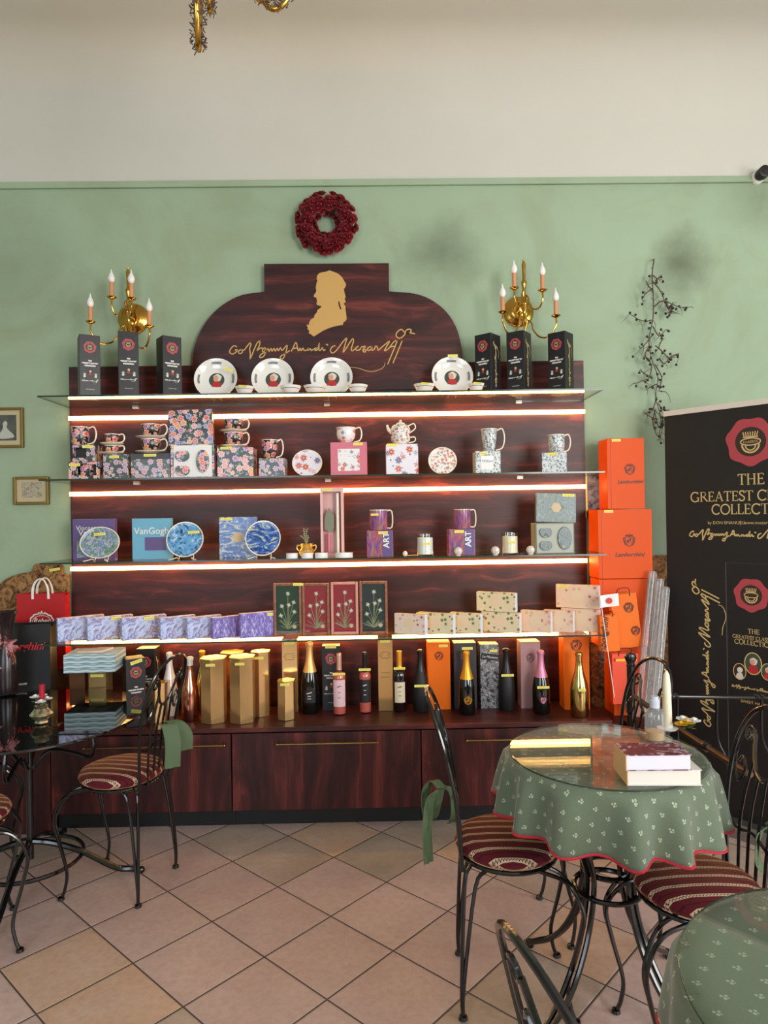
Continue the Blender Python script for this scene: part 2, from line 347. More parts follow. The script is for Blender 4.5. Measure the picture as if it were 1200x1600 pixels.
def striped_blue():
    m = mat('pale_blue_wavy_stripes', rough=0.5); t = NT(m); x, y, z = t.sep(t.co())
    k = t.math('FRACT', t.math('ADD', t.math('DIVIDE', t.math('ADD', z, 1.0), 0.0145), t.math('MULTIPLY', t.math('SINE', t.math('MULTIPLY', x, 90.0)), 0.12)))
    link(m, t.ramp(k, [(0.0, srgb(70, 110, 130)), (0.25, srgb(176, 200, 206)), (0.6, srgb(216, 222, 216)), (0.9, srgb(130, 166, 180))]), 'Base Color'); return m
BLUEST = striped_blue()
HEXGOLD = GOLDCARD

# ------------------------------------------------------------------ mesh helpers
def cr(points, n=6, closed=False):
    """Catmull-Rom resampling"""
    P = [Vector(p) for p in points]
    if len(P) < 3: return P
    out = []; N = len(P); rng = range(N if closed else N-1)
    for i in rng:
        p0 = P[(i-1) % N] if (closed or i > 0) else P[0]*2-P[1]
        p1 = P[i]; p2 = P[(i+1) % N]
        p3 = P[(i+2) % N] if (closed or i+2 < N) else p2*2-p1
        for k in range(n):
            t = k/n
            out.append(0.5*((2*p1)+(-p0+p2)*t+(2*p0-5*p1+4*p2-p3)*t*t+(-p0+3*p1-3*p2+p3)*t**3))
    if not closed: out.append(P[-1].copy())
    return out

class MB:
    def __init__(s): s.v = []; s.f = []; s.mi = []; s.uv = []
    def add(s, vs, fs, mi=0):
        b = len(s.v); s.v += [Vector(v) for v in vs]
        for f in fs: s.f.append([b+i for i in f]); s.mi.append(mi)
    def box(s, x, y, z, sx, sy, sz, mi=0, rz=0.0, tilt=0.0):
        """centre x,y; z is the bottom"""
        vs = []
        for dz in (0, sz):
            for dx, dy in ((-1,-1),(1,-1),(1,1),(-1,1)):
                v = Vector((dx*sx/2, dy*sy/2, dz))
                if tilt: v = Matrix.Rotation(tilt, 3, 'X') @ v
                if rz: v = Matrix.Rotation(rz, 3, 'Z') @ v
                vs.append(v+Vector((x, y, z)))
        s.add(vs, [(3,2,1,0),(4,5,6,7),(0,1,5,4),(1,2,6,5),(2,3,7,6),(3,0,4,7)], mi); return s
    def tube(s, pts, r, n=8, closed=False, smooth=0, rend=None, mi=0):
        P = cr(pts, smooth, closed) if smooth else [Vector(p) for p in pts]
        N = len(P); vs = []; fs = []
        up = None
        for i, p in enumerate(P):
            if closed: t = P[(i+1) % N]-P[(i-1) % N]
            else: t = P[min(i+1, N-1)]-P[max(i-1, 0)]
            if t.length < 1e-9: t = Vector((0,0,1))
            t.normalize()
            if up is None:
                up = t.orthogonal().normalized()
            up = (up - t*up.dot(t))
            if up.length < 1e-6: up = t.orthogonal()
            up.normalize(); sd = t.cross(up)
            rr = r if rend is None else r+(rend-r)*i/(N-1)
            for k in range(n):
                a = 2*PI*k/n; vs.append(p+up*math.cos(a)*rr+sd*math.sin(a)*rr)
        for i in range(N if closed else N-1):
            a = i*n; b = ((i+1) % N)*n
            for k in range(n): fs.append((a+k, a+(k+1) % n, b+(k+1) % n, b+k))
        if not closed: fs += [tuple(range(n))[::-1], tuple(range((N-1)*n, N*n))]
        s.add(vs, fs, mi); return s
    def lathe(s, prof, seg=24, c=(0,0,0), M=None, sx=1.0, sy=1.0, mi=0, ang=2*PI):
        vs = []; fs = []; N = len(prof)
        for (r, z) in prof:
            for k in range(seg):
                a = 2*PI*k/seg; v = Vector((r*math.cos(a)*sx, r*math.sin(a)*sy, z))
                if M: v = M @ v
                vs.append(v+Vector(c))
        for i in range(N-1):
            for k in range(seg):
                fs.append((i*seg+k, i*seg+(k+1) % seg, (i+1)*seg+(k+1) % seg, (i+1)*seg+k))
        if prof[0][0] > 1e-5: fs.append(tuple(range(seg))[::-1])
        if prof[-1][0] > 1e-5: fs.append(tuple(range((N-1)*seg, N*seg)))
        s.add(vs, fs, mi); return s
    def ball(s, c, r, n=10, sz=1.0, mi=0):
        prof = [(r*math.sin(PI*i/n)+1e-6, -r*math.cos(PI*i/n)*sz) for i in range(n+1)]
        return s.lathe(prof, max(8, n), c, mi=mi)
    def plate2d(s, loops, y0, y1, mi=0, tf=None):
        """extruded outline in the xz plane from y0 (front) to y1; loops[0] outer, rest holes"""
        tris = tessellate_polygon([[Vector((p[0], p[1], 0)) for p in L] for L in loops])
        flat = [p for L in loops for p in L]; n = len(flat)
        vs = [Vector((p[0], y0, p[1])) for p in flat]+[Vector((p[0], y1, p[1])) for p in flat]
        fs = []
        for t in tris:
            a, b, c = t
            ar = (flat[b][0]-flat[a][0])*(flat[c][1]-flat[a][1])-(flat[c][0]-flat[a][0])*(flat[b][1]-flat[a][1])
            if abs(ar) < 1e-14: continue
            if ar < 0: a, c = c, a
            fs.append((a, b, c)); fs.append((c+n, b+n, a+n))
        o = 0
        for L in loops:
            m = len(L)
            for i in range(m): fs.append((o+i, o+i+n, o+(i+1) % m+n, o+(i+1) % m))
            o += m
        if tf: vs = [tf @ v for v in vs]
        s.add(vs, fs, mi); return s
    def ribbon(s, pts, w, y=0.0, t=0.0004, taper=False, mi=0):
        """flat stroke in xz plane facing -y"""
        P = [Vector((p[0], p[1])) for p in pts]; N = len(P)
        if N < 2: return s
        vs = []
        for i, p in enumerate(P):
            d = P[min(i+1, N-1)]-P[max(i-1, 0)]
            if d.length < 1e-9: d = Vector((1, 0))
            d.normalize(); nn = Vector((-d.y, d.x)); ww = w/2*(1 if not taper else (0.35+0.65*math.sin(PI*min(max(i/(N-1), 0.08), 0.92))))
            for sgn in (1, -1):
                for yy in (y-t, y): vs.append(Vector((p.x+nn.x*ww*sgn, yy, p.y+nn.y*ww*sgn)))
        fs = []
        for i in range(N-1):
            a, b = i*4, (i+1)*4
            fs += [(a, a+2, b+2, b), (a+1, b+1, b+3, a+3), (a, b, b+1, a+1), (a+2, a+3, b+3, b+2)]
        fs += [(0,1,3,2), ((N-1)*4, (N-1)*4+2, (N-1)*4+3, (N-1)*4+1)]
        s.add(vs, fs, mi); return s
    def build(s, name, m, parent=None, smooth=False, loc=None, rot=None, bevel=0.0, mats=None, fixn=True):
        me = bpy.data.meshes.new(name)
        me.from_pydata([tuple(v) for v in s.v], [], s.f)
        for mm in (mats or [m]): me.materials.append(mm)
        if mats:
            for p, i in zip(me.polygons, s.mi): p.material_index = i
        if fixn:
            bm = bmesh.new(); bm.from_mesh(me); bmesh.ops.recalc_face_normals(bm, faces=bm.faces); bm.to_mesh(me); bm.free()
        if smooth:
            me.shade_smooth() if hasattr(me, 'shade_smooth') else None
            try: me.set_sharp_from_angle(angle=math.radians(38))
            except Exception: pass
        o = bpy.data.objects.new(name, me); COL.objects.link(o)
        if parent: o.parent = parent
        if loc is not None: o.location = loc
        if rot is not None: o.rotation_euler = rot
        if bevel:
            b = o.modifiers.new('bevel', 'BEVEL'); b.width = bevel; b.segments = 2; b.limit_method = 'ANGLE'
        return o

def thing(name, label, cat, loc=(0,0,0), rz=0.0, group=None, rx=0.0):
    o = bpy.data.objects.new(name, None); COL.objects.link(o); o.empty_display_size = 0.05
    o.location = loc; o.rotation_euler = (rx, 0, rz); o['label'] = label; o['category'] = cat
    if group: o['group'] = group
    return o
def tag(o, label, cat, group=None):
    o['label'] = label; o['category'] = cat
    if group: o['group'] = group
    return o
def struct(o): o['kind'] = 'structure'; return o
def dup(root, loc, rz, label, group=None):
    def cp(o, par):
        c = o.copy(); COL.objects.link(c)
        if par: c.parent = par
        for ch in list(kids.get(o.name, [])): cp(ch, c)
        return c
    kids = {}
    for o in list(COL.objects):
        if o.parent: kids.setdefault(o.parent.name, []).append(o)
    r = cp(root, None); r.location = loc; r.rotation_euler = (root.rotation_euler.x, 0, rz); r['label'] = label
    if group: r['group'] = group
    return r

def text_bits(txt, size, shear=0.0, bold=0.0, align='CENTER', spacing=1.0):
    """glyph outlines of a string as (verts, faces) in the xz plane"""
    cu = bpy.data.curves.new('t', 'FONT'); cu.body = txt; cu.size = size; cu.shear = shear; cu.offset = bold
    cu.align_x = align; cu.resolution_u = 3; cu.space_character = spacing
    ob = bpy.data.objects.new('t', cu); COL.objects.link(ob)
    dg = bpy.context.evaluated_depsgraph_get()
    me = bpy.data.meshes.new_from_object(ob.evaluated_get(dg))
    vs = [Vector((v.co.x, 0, v.co.y)) for v in me.vertices]; fs = [tuple(p.vertices) for p in me.polygons]
    bpy.data.objects.remove(ob); bpy.data.curves.remove(cu); bpy.data.meshes.remove(me)
    return vs, fs
def add_text(mb, txt, x, z, y, size, **kw):
    vs, fs = text_bits(txt, size, **kw)
    mb.add([v+Vector((x, y, z)) for v in vs], fs)

# serif capitals: (strokes, advance); stroke = (points, thick?)
def arc(cx, cy, rx, ry, a0, a1, n=14): return [(cx+rx*math.cos(math.radians(a0+(a1-a0)*i/n)), cy+ry*math.sin(math.radians(a0+(a1-a0)*i/n))) for i in range(n+1)]
SER = {
 'T': ([([(0.36,0),(0.36,1)],1), ([(0.02,0.98),(0.70,0.98)],0), ([(0.03,0.98),(0.03,0.80)],0), ([(0.69,0.98),(0.69,0.80)],0), ([(0.22,0.02),(0.50,0.02)],0)], 0.78),
 'H': ([([(0.14,0),(0.14,1)],1), ([(0.68,0),(0.68,1)],1), ([(0.14,0.52),(0.68,0.52)],0), ([(0.02,0.02),(0.27,0.02)],0), ([(0.02,0.98),(0.27,0.98)],0), ([(0.55,0.02),(0.80,0.02)],0), ([(0.55,0.98),(0.80,0.98)],0)], 0.90),
 'E': ([([(0.14,0),(0.14,1)],1), ([(0.02,0.98),(0.56,0.98)],0), ([(0.14,0.52),(0.46,0.52)],0), ([(0.02,0.02),(0.60,0.02)],0), ([(0.56,0.98),(0.56,0.82)],0), ([(0.60,0.02),(0.60,0.20)],0), ([(0.46,0.62),(0.46,0.42)],0)], 0.70),
 'G': ([(arc(0.46,0.5,0.42,0.5,40,325,22),1), ([(0.78,0.80),(0.78,1.0)],0), ([(0.80,0.0),(0.80,0.42)],1), ([(0.62,0.42),(0.92,0.42)],0)], 0.98),
 'R': ([([(0.14,0),(0.14,1)],1), (  [(0.02,0.98),(0.34,0.98)]+arc(0.34,0.75,0.24,0.23,90,-90,10)+[(0.14,0.52)],0), ([(0.58,0.75),(0.57,0.72)],1), ([(0.34,0.52),(0.74,0.02)],1), ([(0.02,0.02),(0.27,0.02)],0), ([(0.68,0.02),(0.82,0.02)],0)], 0.84),
 'A': ([([(0.10,0),(0.42,1)],0), ([(0.42,1.0),(0.74,0)],1), ([(0.20,0.34),(0.62,0.34)],0), ([(0.0,0.02),(0.22,0.02)],0), ([(0.62,0.02),(0.86,0.02)],0)], 0.90),
 'S': ([(cr([(0.50,0.80,0),(0.44,0.96,0),(0.28,1.0,0),(0.10,0.90,0),(0.08,0.74,0),(0.20,0.60,0),(0.40,0.46,0),(0.52,0.30,0),(0.48,0.10,0),(0.30,0.0,0),(0.12,0.05,0),(0.05,0.22,0)],4),1), ([(0.50,0.74),(0.50,0.98)],0), ([(0.05,0.02),(0.05,0.26)],0)], 0.62),
 'C': ([(arc(0.46,0.5,0.42,0.5,42,318,22),1), ([(0.78,0.78),(0.78,1.0)],0)], 0.88),
 'L': ([([(0.14,0),(0.14,1)],1), ([(0.02,0.98),(0.27,0.98)],0), ([(0.02,0.02),(0.58,0.02)],0), ([(0.58,0.02),(0.58,0.22)],0)], 0.66),
 'O': ([(arc(0.48,0.5,0.43,0.5,0,360,26),1)], 1.0),
 'I': ([([(0.16,0),(0.16,1)],1), ([(0.03,0.02),(0.29,0.02)],0), ([(0.03,0.98),(0.29,0.98)],0)], 0.36),
 'N': ([([(0.14,0),(0.14,1)],0), ([(0.12,1.0),(0.74,0.0)],1), ([(0.74,0),(0.74,1)],0), ([(0.02,0.02),(0.26,0.02)],0), ([(0.0,0.98),(0.16,0.98)],0), ([(0.62,0.98),(0.86,0.98)],0)], 0.92),
}
def serif(mb, txt, x, z, y, h):
    wd = sum((SER[c][1] if c in SER else 0.36)*h for c in txt); cx = x-wd/2
    for c in txt:
        if c in SER:
            for pts, th in SER[c][0]: mb.ribbon([(cx+p[0]*h, z+p[1]*h) for p in pts], h*(0.125 if th else 0.06), y)
            cx += SER[c][1]*h
        else: cx += 0.36*h
    return wd

SIG = [
 [(108,490),(95,482),(80,492),(68,510),(70,522),(85,528),(100,520),(110,506),(96,506)],
 [(128,505),(117,513),(118,524),(130,526),(139,514),(130,504),(147,508),(165,486),(180,470),(186,478),(178,500),(181,530),(178,558),(190,535),(205,500),(222,468),(235,462),(232,485),(218,512),(235,500),(250,498)],
 [(266,498),(252,503),(248,516),(258,518),(269,502),(262,530),(250,548),(232,550),(238,535),(262,520),(280,503),(283,519),(296,502),(300,518),(313,502),(318,518),(331,502),(336,516),(348,500),(356,515),(378,492),(385,490),(375,530),(360,560),(345,558),(350,545),(375,532),(398,516)],
 [(405,522),(418,500),(430,475),(437,478),(440,500),(446,521)], [(414,506),(446,503)],
 [(448,520),(456,505),(461,519),(471,505),(478,519),(492,515),(502,505),(497,519),(513,509),(516,520),(530,512),(545,505),(536,520),(551,514),(562,478),(559,519),(572,514),(577,504),(585,521),(594,514)], [(598,485),(610,493)],
 [(650,495),(632,502),(622,522),(632,536),(655,522),(690,478),(714,455),(704,490),(692,534),(720,495),(746,460),(750,476),(738,512),(742,527),(762,514)],
 [(778,500),(763,511),(768,525),(785,520),(789,505),(778,500),(797,506),(816,503),(798,526),(818,521),(813,535),(800,531)],
 [(846,505),(830,512),(828,525),(842,524),(853,508),(850,525),(864,520),(872,504),(882,510),(886,526),(912,505),(950,478),(932,508),(920,530),(942,520),(968,488),(986,474)],
 [(992,478),(965,540),(936,605)], [(1019,478),(992,540),(965,600)], [(945,512),(975,506)],
 [(1034,432),(1018,415),(997,425),(986,445),(1000,463),(1021,456),(1036,440),(1040,424),(1058,414),(1072,422),(1060,436),(1046,443),(1066,436),(1092,441)],
 [(922,594),(916,615),(895,632),(860,642),(820,640),(770,622),(715,616)],
]
def signature(mb, cx, cz, y, width, rot=0.0, w=None, tail=True, n=4):
    s = width/1024.0; c, sn = math.cos(rot), math.sin(rot)
    for k, st in enumerate(SIG if tail else SIG[:-1]):
        P = cr([((p[0]-580)*s, -(p[1]-520)*s, 0) for p in st], n) if len(st) > 2 else [Vector(((p[0]-580)*s, -(p[1]-520)*s, 0)) for p in st]
        ww = (w or 8*s)*(0.5 if k == len(SIG)-1 else 1)
        mb.ribbon([(cx+p.x*c-p.y*sn, cz+p.x*sn+p.y*c) for p in P], ww, y-0.00003*k)

def disc_loop(cx, cz, r, n=24, wob=0.0, k=6, ph=0.0, ry=1.0):
    return [(cx+(r*(1+wob*math.sin(k*2*PI*i/n+ph)+wob*0.5*math.sin(3*2*PI*i/n+1+ph)))*math.cos(2*PI*i/n), cz+ry*(r*(1+wob*math.sin(k*2*PI*i/n+ph)))*math.sin(2*PI*i/n)) for i in range(n)]
def wax_seal(parent, cx, cz, y, r, detail=False):
    MB().plate2d([disc_loop(cx, cz, r, 48, 0.05, 7)], y-0.0015, y).build('wax_seal', WAXRED, parent, bevel=0.0008 if detail else 0)
    MB().plate2d([disc_loop(cx, cz, r*0.62, 28)], y-0.0020, y-0.0015).build('seal_centre', WAXDK, parent)
    mb = MB(); yy = y-0.0021
    mb.ribbon([(cx+r*0.40*math.cos(a), cz+r*0.15*math.sin(a)) for a in [2*PI*i/20 for i in range(21)]], r*0.05, yy)
    for q in range(-3, 4): mb.ribbon([(cx+q*r*0.08, cz+r*0.20), (cx+q*r*0.10, cz+r*0.42)], r*0.04, yy)
    mb.ribbon([(cx-r*0.3, cz+r*0.2), (cx+r*0.3, cz+r*0.2)], r*0.05, yy)
    mb.ribbon([(cx+r*0.34*math.cos(a), cz-r*0.12+r*0.34*math.sin(a)) for a in [PI+PI*i/12 for i in range(13)]], r*0.07, yy)
    mb.ribbon([(cx+r*0.2*math.cos(a), cz-r*0.16+r*0.2*math.sin(a)) for a in [PI+PI*i/12 for i in range(13)]], r*0.05, yy)
    if detail: add_text(mb, 'CLASSICS', cx, cz-r*0.05, yy, r*0.14)
    mb.build('seal_crest', GOLDINK, parent)
def portrait(parent, cx, cz, y, r, bg=OVALBG, white=False, frame=None, ry=1.25):
    MB().plate2d([disc_loop(cx, cz, r, 24, ry=ry)], y-0.0006, y).build('portrait_medallion', bg, parent)
    if frame: 
        L = disc_loop(cx, cz, r, 24, ry=ry); mb = MB(); mb.ribbon(L+[L[0]], r*0.12, y-0.0007); mb.build('medallion_rim', frame, parent)
    hy = y-0.0010
    MB().plate2d([[(cx-r*0.62, cz-r*ry*0.70), (cx-r*0.25, cz-r*ry*0.95), (cx+r*0.25, cz-r*ry*0.95), (cx+r*0.62, cz-r*ry*0.70), (cx+r*0.42, cz-r*0.30), (cx+r*0.05, cz-r*0.15), (cx-r*0.4, cz-r*0.30)]], hy, y-0.0006).build('coat', WIG if white else COAT, parent)
    MB().plate2d([disc_loop(cx+r*0.05, cz+r*0.28, r*0.46, 16, 0.06, 5)], hy, y-0.0006).build('wig', WIG, parent)
    MB().plate2d([disc_loop(cx-r*0.08, cz+r*0.18, r*0.29, 14, ry=1.25)], hy-0.0004, hy).build('face', WIG if white else SKIN, parent)
def price_tag(parent, x, y, z, w=0.045, h=0.014, ry=0.0, tilt=0.0):
    o = MB().box(0, 0, 0, w, 0.0012, h).build('price_tag', YTAG, parent, loc=(x, y, z), rot=(tilt, ry, 0))
    mb = MB()
    for q in range(5): mb.ribbon([(-w*0.36+q*w*0.16, h*0.3), (-w*0.36+q*w*0.16+w*0.05, h*0.68), (-w*0.36+q*w*0.16+w*0.09, h*0.3)], h*0.09, -0.0007, 0.0002)
    mb.build('tag_writing', TAGINK, o); return o
def shield(parent, cx, cz, y, h, ink, fill=None):
    """small crest: shield with crown and a charging animal blot"""
    s = h/2
    L = [(-0.55,0.55),(-0.2,0.62),(0,0.5),(0.2,0.62),(0.55,0.55),(0.66,0.1),(0.5,-0.45),(0,-0.9),(-0.5,-0.45),(-0.66,0.1)]
    P = [(cx+p.x*s, cz+p.y*s) for p in cr([(a, b, 0) for a, b in L], 4, True)]
    if fill: MB().plate2d([P], y-0.0006, y).build('crest_field', fill, parent)
    mb = MB(); mb.ribbon(P+[P[0]], s*0.09, y-0.0007)
    P2 = [(cx+(a-cx)*0.78, cz+(b-cz)*0.78) for a, b in P]; mb.ribbon(P2+[P2[0]], s*0.05, y-0.0007)
    for q in (-0.4, -0.2, 0, 0.2, 0.4): mb.ribbon([(cx+q*s, cz+0.62*s), (cx+q*1.25*s, cz+(0.95-abs(q)*0.3)*s)], s*0.10, y-0.0007)
    mb.ribbon([(cx-0.5*s, cz+0.66*s), (cx+0.5*s, cz+0.66*s)], s*0.08, y-0.0007)
    mb.ribbon([(cx-0.3*s, cz-0.3*s), (cx-0.12*s, cz+0.05*s), (cx+0.15*s, cz+0.1*s), (cx+0.25*s, cz+0.36*s)], s*0.20, y-0.0007)
    mb.ribbon([(cx+0.12*s, cz+0.05*s), (cx+0.28*s, cz-0.28*s)], s*0.1, y-0.0007)
    mb.ribbon([(cx-0.12*s, cz+0.0*s), (cx-0.02*s, cz-0.4*s)], s*0.1, y-0.0007)
    for sg in (-1, 1): mb.ribbon([(cx+sg*0.72*s, cz+0.5*s), (cx+sg*0.86*s, cz+0.2*s), (cx+sg*0.74*s, cz-0.2*s), (cx+sg*0.5*s, cz-0.72*s)], s*0.1, y-0.0007)
    return mb.build('crest', ink, parent)

# ================================================================== THE ROOM
XL, XR, YF, ZC = -4.3, 4.6, -6.2, 3.86
struct(MB().box((XL+XR)/2, YF/2, -0.10, XR-XL+0.3, -YF+0.3, 0.10).build('floor', FLOOR))
struct(MB().box((XL+XR)/2, 0.10, 0, XR-XL, 0.20, 3.24).build('wall_back', WALL))
struct(MB().box(XL-0.10, YF/2, 0, 0.20, -YF+0.4, 3.9).build('wall_left', SIDE))
# right side wall with an open doorway
mb = MB(); mb.box(XR+0.10, -1.15, 0, 0.20, 2.5, 3.9); mb.box(XR+0.10, -5.1, 0, 0.20, 2.2, 3.9); mb.box(XR+0.10, -3.2, 2.4, 0.20, 1.6, 1.5)
struct(mb.build('wall_right', SIDE))
# street wall with two window openings, the left one added for fill light
mb = MB()
mb.box(0, YF-0.10, 0, XR-XL, 0.20, 0.85); mb.box(0.15, YF-0.10, 3.25, XR-XL, 0.20, 0.65)
for x0, x1 in ((XL, -3.15), (-0.85, 1.9), (3.9, XR)): mb.box((x0+x1)/2, YF-0.10, 0.85, x1-x0, 0.20, 2.4)
struct(mb.build('wall_front', SIDE))
for k, (x0, x1) in enumerate(((-3.15, -0.85), (1.9, 3.9))):
    mb = MB(); xm = (x0+x1)/2
    for xx in (x0+0.03, xm, x1-0.03): mb.box(xx, YF-0.10, 0.85, 0.06, 0.07, 2.4)
    for zz in (0.85, 2.55, 3.19): mb.box(xm, YF-0.10, zz, x1-x0, 0.07, 0.06)
    struct(mb.build('window_%d' % (k+1), mat('white_window_paint', srgb(225, 224, 218), 0.4)))
# ceiling with a coved edge over the back wall
prof = [(0.0, 3.24), (0.0, 3.50)]
for i in range(1, 9):
    a = PI/2*i/8; prof.append((-0.36*(1-math.cos(a)), 3.50+0.36*math.sin(a)))
prof += [(YF, ZC)]
vs = []; fs = []
for (y, z) in prof: vs += [(XL, y, z), (XR, y, z)]
for i in range(len(prof)-1): fs.append((2*i, 2*i+1, 2*i+3, 2*i+2))
n = len(vs); vs += [(XL, YF, ZC+0.12), (XR, YF, ZC+0.12), (XL, 0.2, ZC+0.12), (XR, 0.2, ZC+0.12), (XL, 0.2, 3.24), (XR, 0.2, 3.24)]
fs += [(n-2, n-1, n+1, n), (n, n+1, n+3, n+2), (n+2, n+3, n+5, n+4), (n+4, n+5, 1, 0)]
mb = MB(); mb.add(vs, fs); struct(mb.build('ceiling', CEIL, smooth=True, fixn=False))
# paint ledge where green meets white
struct(MB().box(0.15, -0.009, 3.222, XR-XL, 0.018, 0.034).build('trim_1', WALL, bevel=0.004))
# cork wainscot, right of the cabinet
zk = at(1000, 868, 0).z
struct(MB().box((1.13+XR)/2, -0.006, 0, XR-1.13, 0.012, zk).build('trim_2', CORK))

# ================================================================== THE DISPLAY CABINET
PXL, PXR, PT = -1.586, 1.115, 2.2817
BZ = 0.488
SY0, SY1 = -0.36, -0.0225
Z1, Z3, Z4 = 2.073, 1.281, 0.895
Z2 = at(500, 742.5, SY0).z
board = tag(MB().box((PXL+PXR)/2, -0.011, BZ, PXR-PXL, 0.020, PT-BZ).build('cabinet_backboard', WOODH), 'tall dark mahogany backboard with four warm light strips behind the glass shelves', 'backboard')
for px, py0, py1 in ((500, 645, 653), (500, 762, 771), (500, 878, 887), (500, 993.5, 1001)):
    a = at(px, py0, -0.03).z; b = at(px, py1, -0.03).z
    if py0 == 645: zs = [Z1-0.054-0.026]
    h = 0.020
    z = (a+b)/2-h/2
    MB().box((PXL+PXR)/2, -0.0245, z+0.002, PXR-PXL-0.006, 0.007, h-0.004).build('led_profile', LEDBASE, board)
    s = MB().box((PXL+PXR)/2, -0.0360, z, PXR-PXL-0.008, 0.016, h).build('light_strip', LED, board); s['label'] = 'glowing warm white light strip'
# crown board with silhouette and signature
Yc = -0.045
def pz(px, py, Y=Yc): p = at(px, py, Y); return (p.x, p.z)
rim = [pz(300, 612), pz(300, 570), pz(303, 545), pz(311, 521), pz(326, 497), pz(348, 476), pz(377, 461), pz(413, 455.5)]
rimr = [pz(608, 455), pz(650, 459), pz(680, 472), pz(703, 494), pz(717, 523), pz(723, 560), pz(723.5, 607)]
L1 = [rim[0]]+[(p.x, p.y) for p in cr([(a, b, 0) for a, b in rim[1:]], 4)]
L2 = [(p.x, p.y) for p in cr([(a, b, 0) for a, b in rimr[:-1]], 4)]+[rimr[-1]]
loop = L1+[pz(412.5, 412), pz(607.5, 411)]+L2
zbot = Z1+0.002
loop = [(x, max(z, zbot)) for x, z in loop]
crown = tag(MB().plate2d([loop], -0.043, -0.0225).build('crown_sign_board', WOODH), 'dark mahogany crown board with rounded shoulders, gold head silhouette and gold signature', 'sign board')
SIL = [(618,79),(640,87),(665,97),(685,115),(697,135),(708,155),(705,170),(696,181),(700,200),(706,225),(700,240),(708,251),(694,263),(706,277),(705,290),(708,310),(712,345),(705,359),(694,364),(691,380),(660,384),(620,395),(585,410),(560,425),(530,444),(515,432),(503,425),(505,410),(495,402),(497,392),(492,385),(493,376),(503,382),(505,365),(515,350),(532,340),(535,325),(548,310),(550,298),(565,288),(572,281),(570,275),(553,272),(545,265),(548,250),(545,230),(530,225),(532,212),(540,205),(545,190),(541,175),(544,160),(547,145),(551,135),(546,125),(549,108),(560,95),(575,90),(590,88),(604,84)]
HOLE = [(665,248),(672,252),(677,270),(684,298),(676,292),(668,276)]
sl = [pz(340+a/3.53, 400+b/3.53, -0.048) for a, b in SIL]; hl = [pz(340+a/3.53, 400+b/3.53, -0.048) for a, b in HOLE]
g = MB().plate2d([sl, hl], -0.048, -0.0432).build('head_silhouette', GOLDSATIN, crown); g['label'] = 'gold head and shoulders silhouette facing left'
mb = MB(); c0 = pz(340+580/3.53, 400+520/3.53, -0.046)
signature(mb, c0[0], c0[1], -0.0436, 1024/3.53*K(-0.045), rot=0.012, w=0.0058)
g = mb.build('signature', GOLDSATIN, crown); g['label'] = 'gold handwritten signature'
# glass shelves
xl, xr = -1.587, 1.105
for k, (z, lab) in enumerate(((Z1, 'topmost glass shelf, under the white bowls'), (Z2, 'second glass shelf from the top, under the flowered cups'), (Z3, 'third glass shelf from the top, under the painted plates'), (Z4, 'lowest glass shelf, under the soap boxes and flower frames'))):
    o = MB().box((xl+xr)/2, (SY0+SY1)/2, z-0.008, xr-xl, SY1-SY0, 0.008).build('glass_shelf', GLASS, mats=[GLASS, GREENEDGE])
    for p in o.data.polygons:
        if abs(p.normal.z) < 0.5: p.material_index = 1
    tag(o, lab, 'shelf', 'glass shelves of the display')
    for xx in (PXL+0.35, -0.24, PXR-0.35):
        MB().box(xx, -0.034, z-0.016, 0.03, 0.022, 0.0075).build('shelf_clip', LEDBASE, o)
# bench: worktop, plinth, three drawer units
YB = -0.375
bx0 = at(78, 1140, YB).x; bx1 = PXR+0.0
tag(MB().box((bx0+bx1)/2, (YB-0.022)/2, BZ-0.022, bx1-bx0, -YB-0.022, 0.022).build('bench_worktop', WOODH, bevel=0.002), 'long low mahogany worktop with the bottles and gold boxes on it', 'worktop')
zp = at(600, 1263, YB).z
edges = [bx0, at(362, 1200, YB).x, at(658.5, 1200, YB).x, bx1]
labs = ['leftmost low mahogany drawer unit behind the striped chair', 'middle low mahogany drawer unit with full brass bar handle in view', 'rightmost low mahogany drawer unit partly behind the green tablecloth']
hpx = [(130, 350), (432, 590), (730, 900)]
for i in range(3):
    a, b = edges[i], edges[i+1]
    t = thing('drawer_unit', labs[i], 'drawer cabinet', ((a+b)/2, YB/2, 0), group='drawer units of the bench')
    wd = b-a
    MB().box(0, 0.012, zp, wd-0.002, -YB-0.045, BZ-0.0225-zp).build('cabinet_body', WOODV, t)
    MB().box(0, 0.03, 0.0, wd-0.002, -YB-0.09, zp-0.001).build('plinth', BLACK, t)
    fr = MB().box(0, YB/2+0.009, zp+0.002, wd-0.006, 0.018, BZ-0.026-zp-0.004).build('drawer_front', WOODV, t, bevel=0.0015)
    h0, h1 = at(hpx[i][0], 1163, YB-0.03), at(hpx[i][1], 1163, YB-0.03)
    x0, x1 = h0.x-(a+b)/2, h1.x-(a+b)/2
    zz = at(510, 1162.5, YB-0.03).z
    mb = MB().tube([(x0, YB/2-0.026, zz), (x1, YB/2-0.026, zz)], 0.0042, 10)
    for xx in (x0+0.008, x1-0.008):
        mb.tube([(xx, YB/2-0.026, zz), (xx, YB/2+0.002, zz)], 0.0045, 8)
        mb.ball((x0 if xx < (x0+x1)/2 else x1, YB/2-0.026, zz), 0.0068, 8)
    mb.build('bar_handle', OLDBRASS, fr, smooth=True)

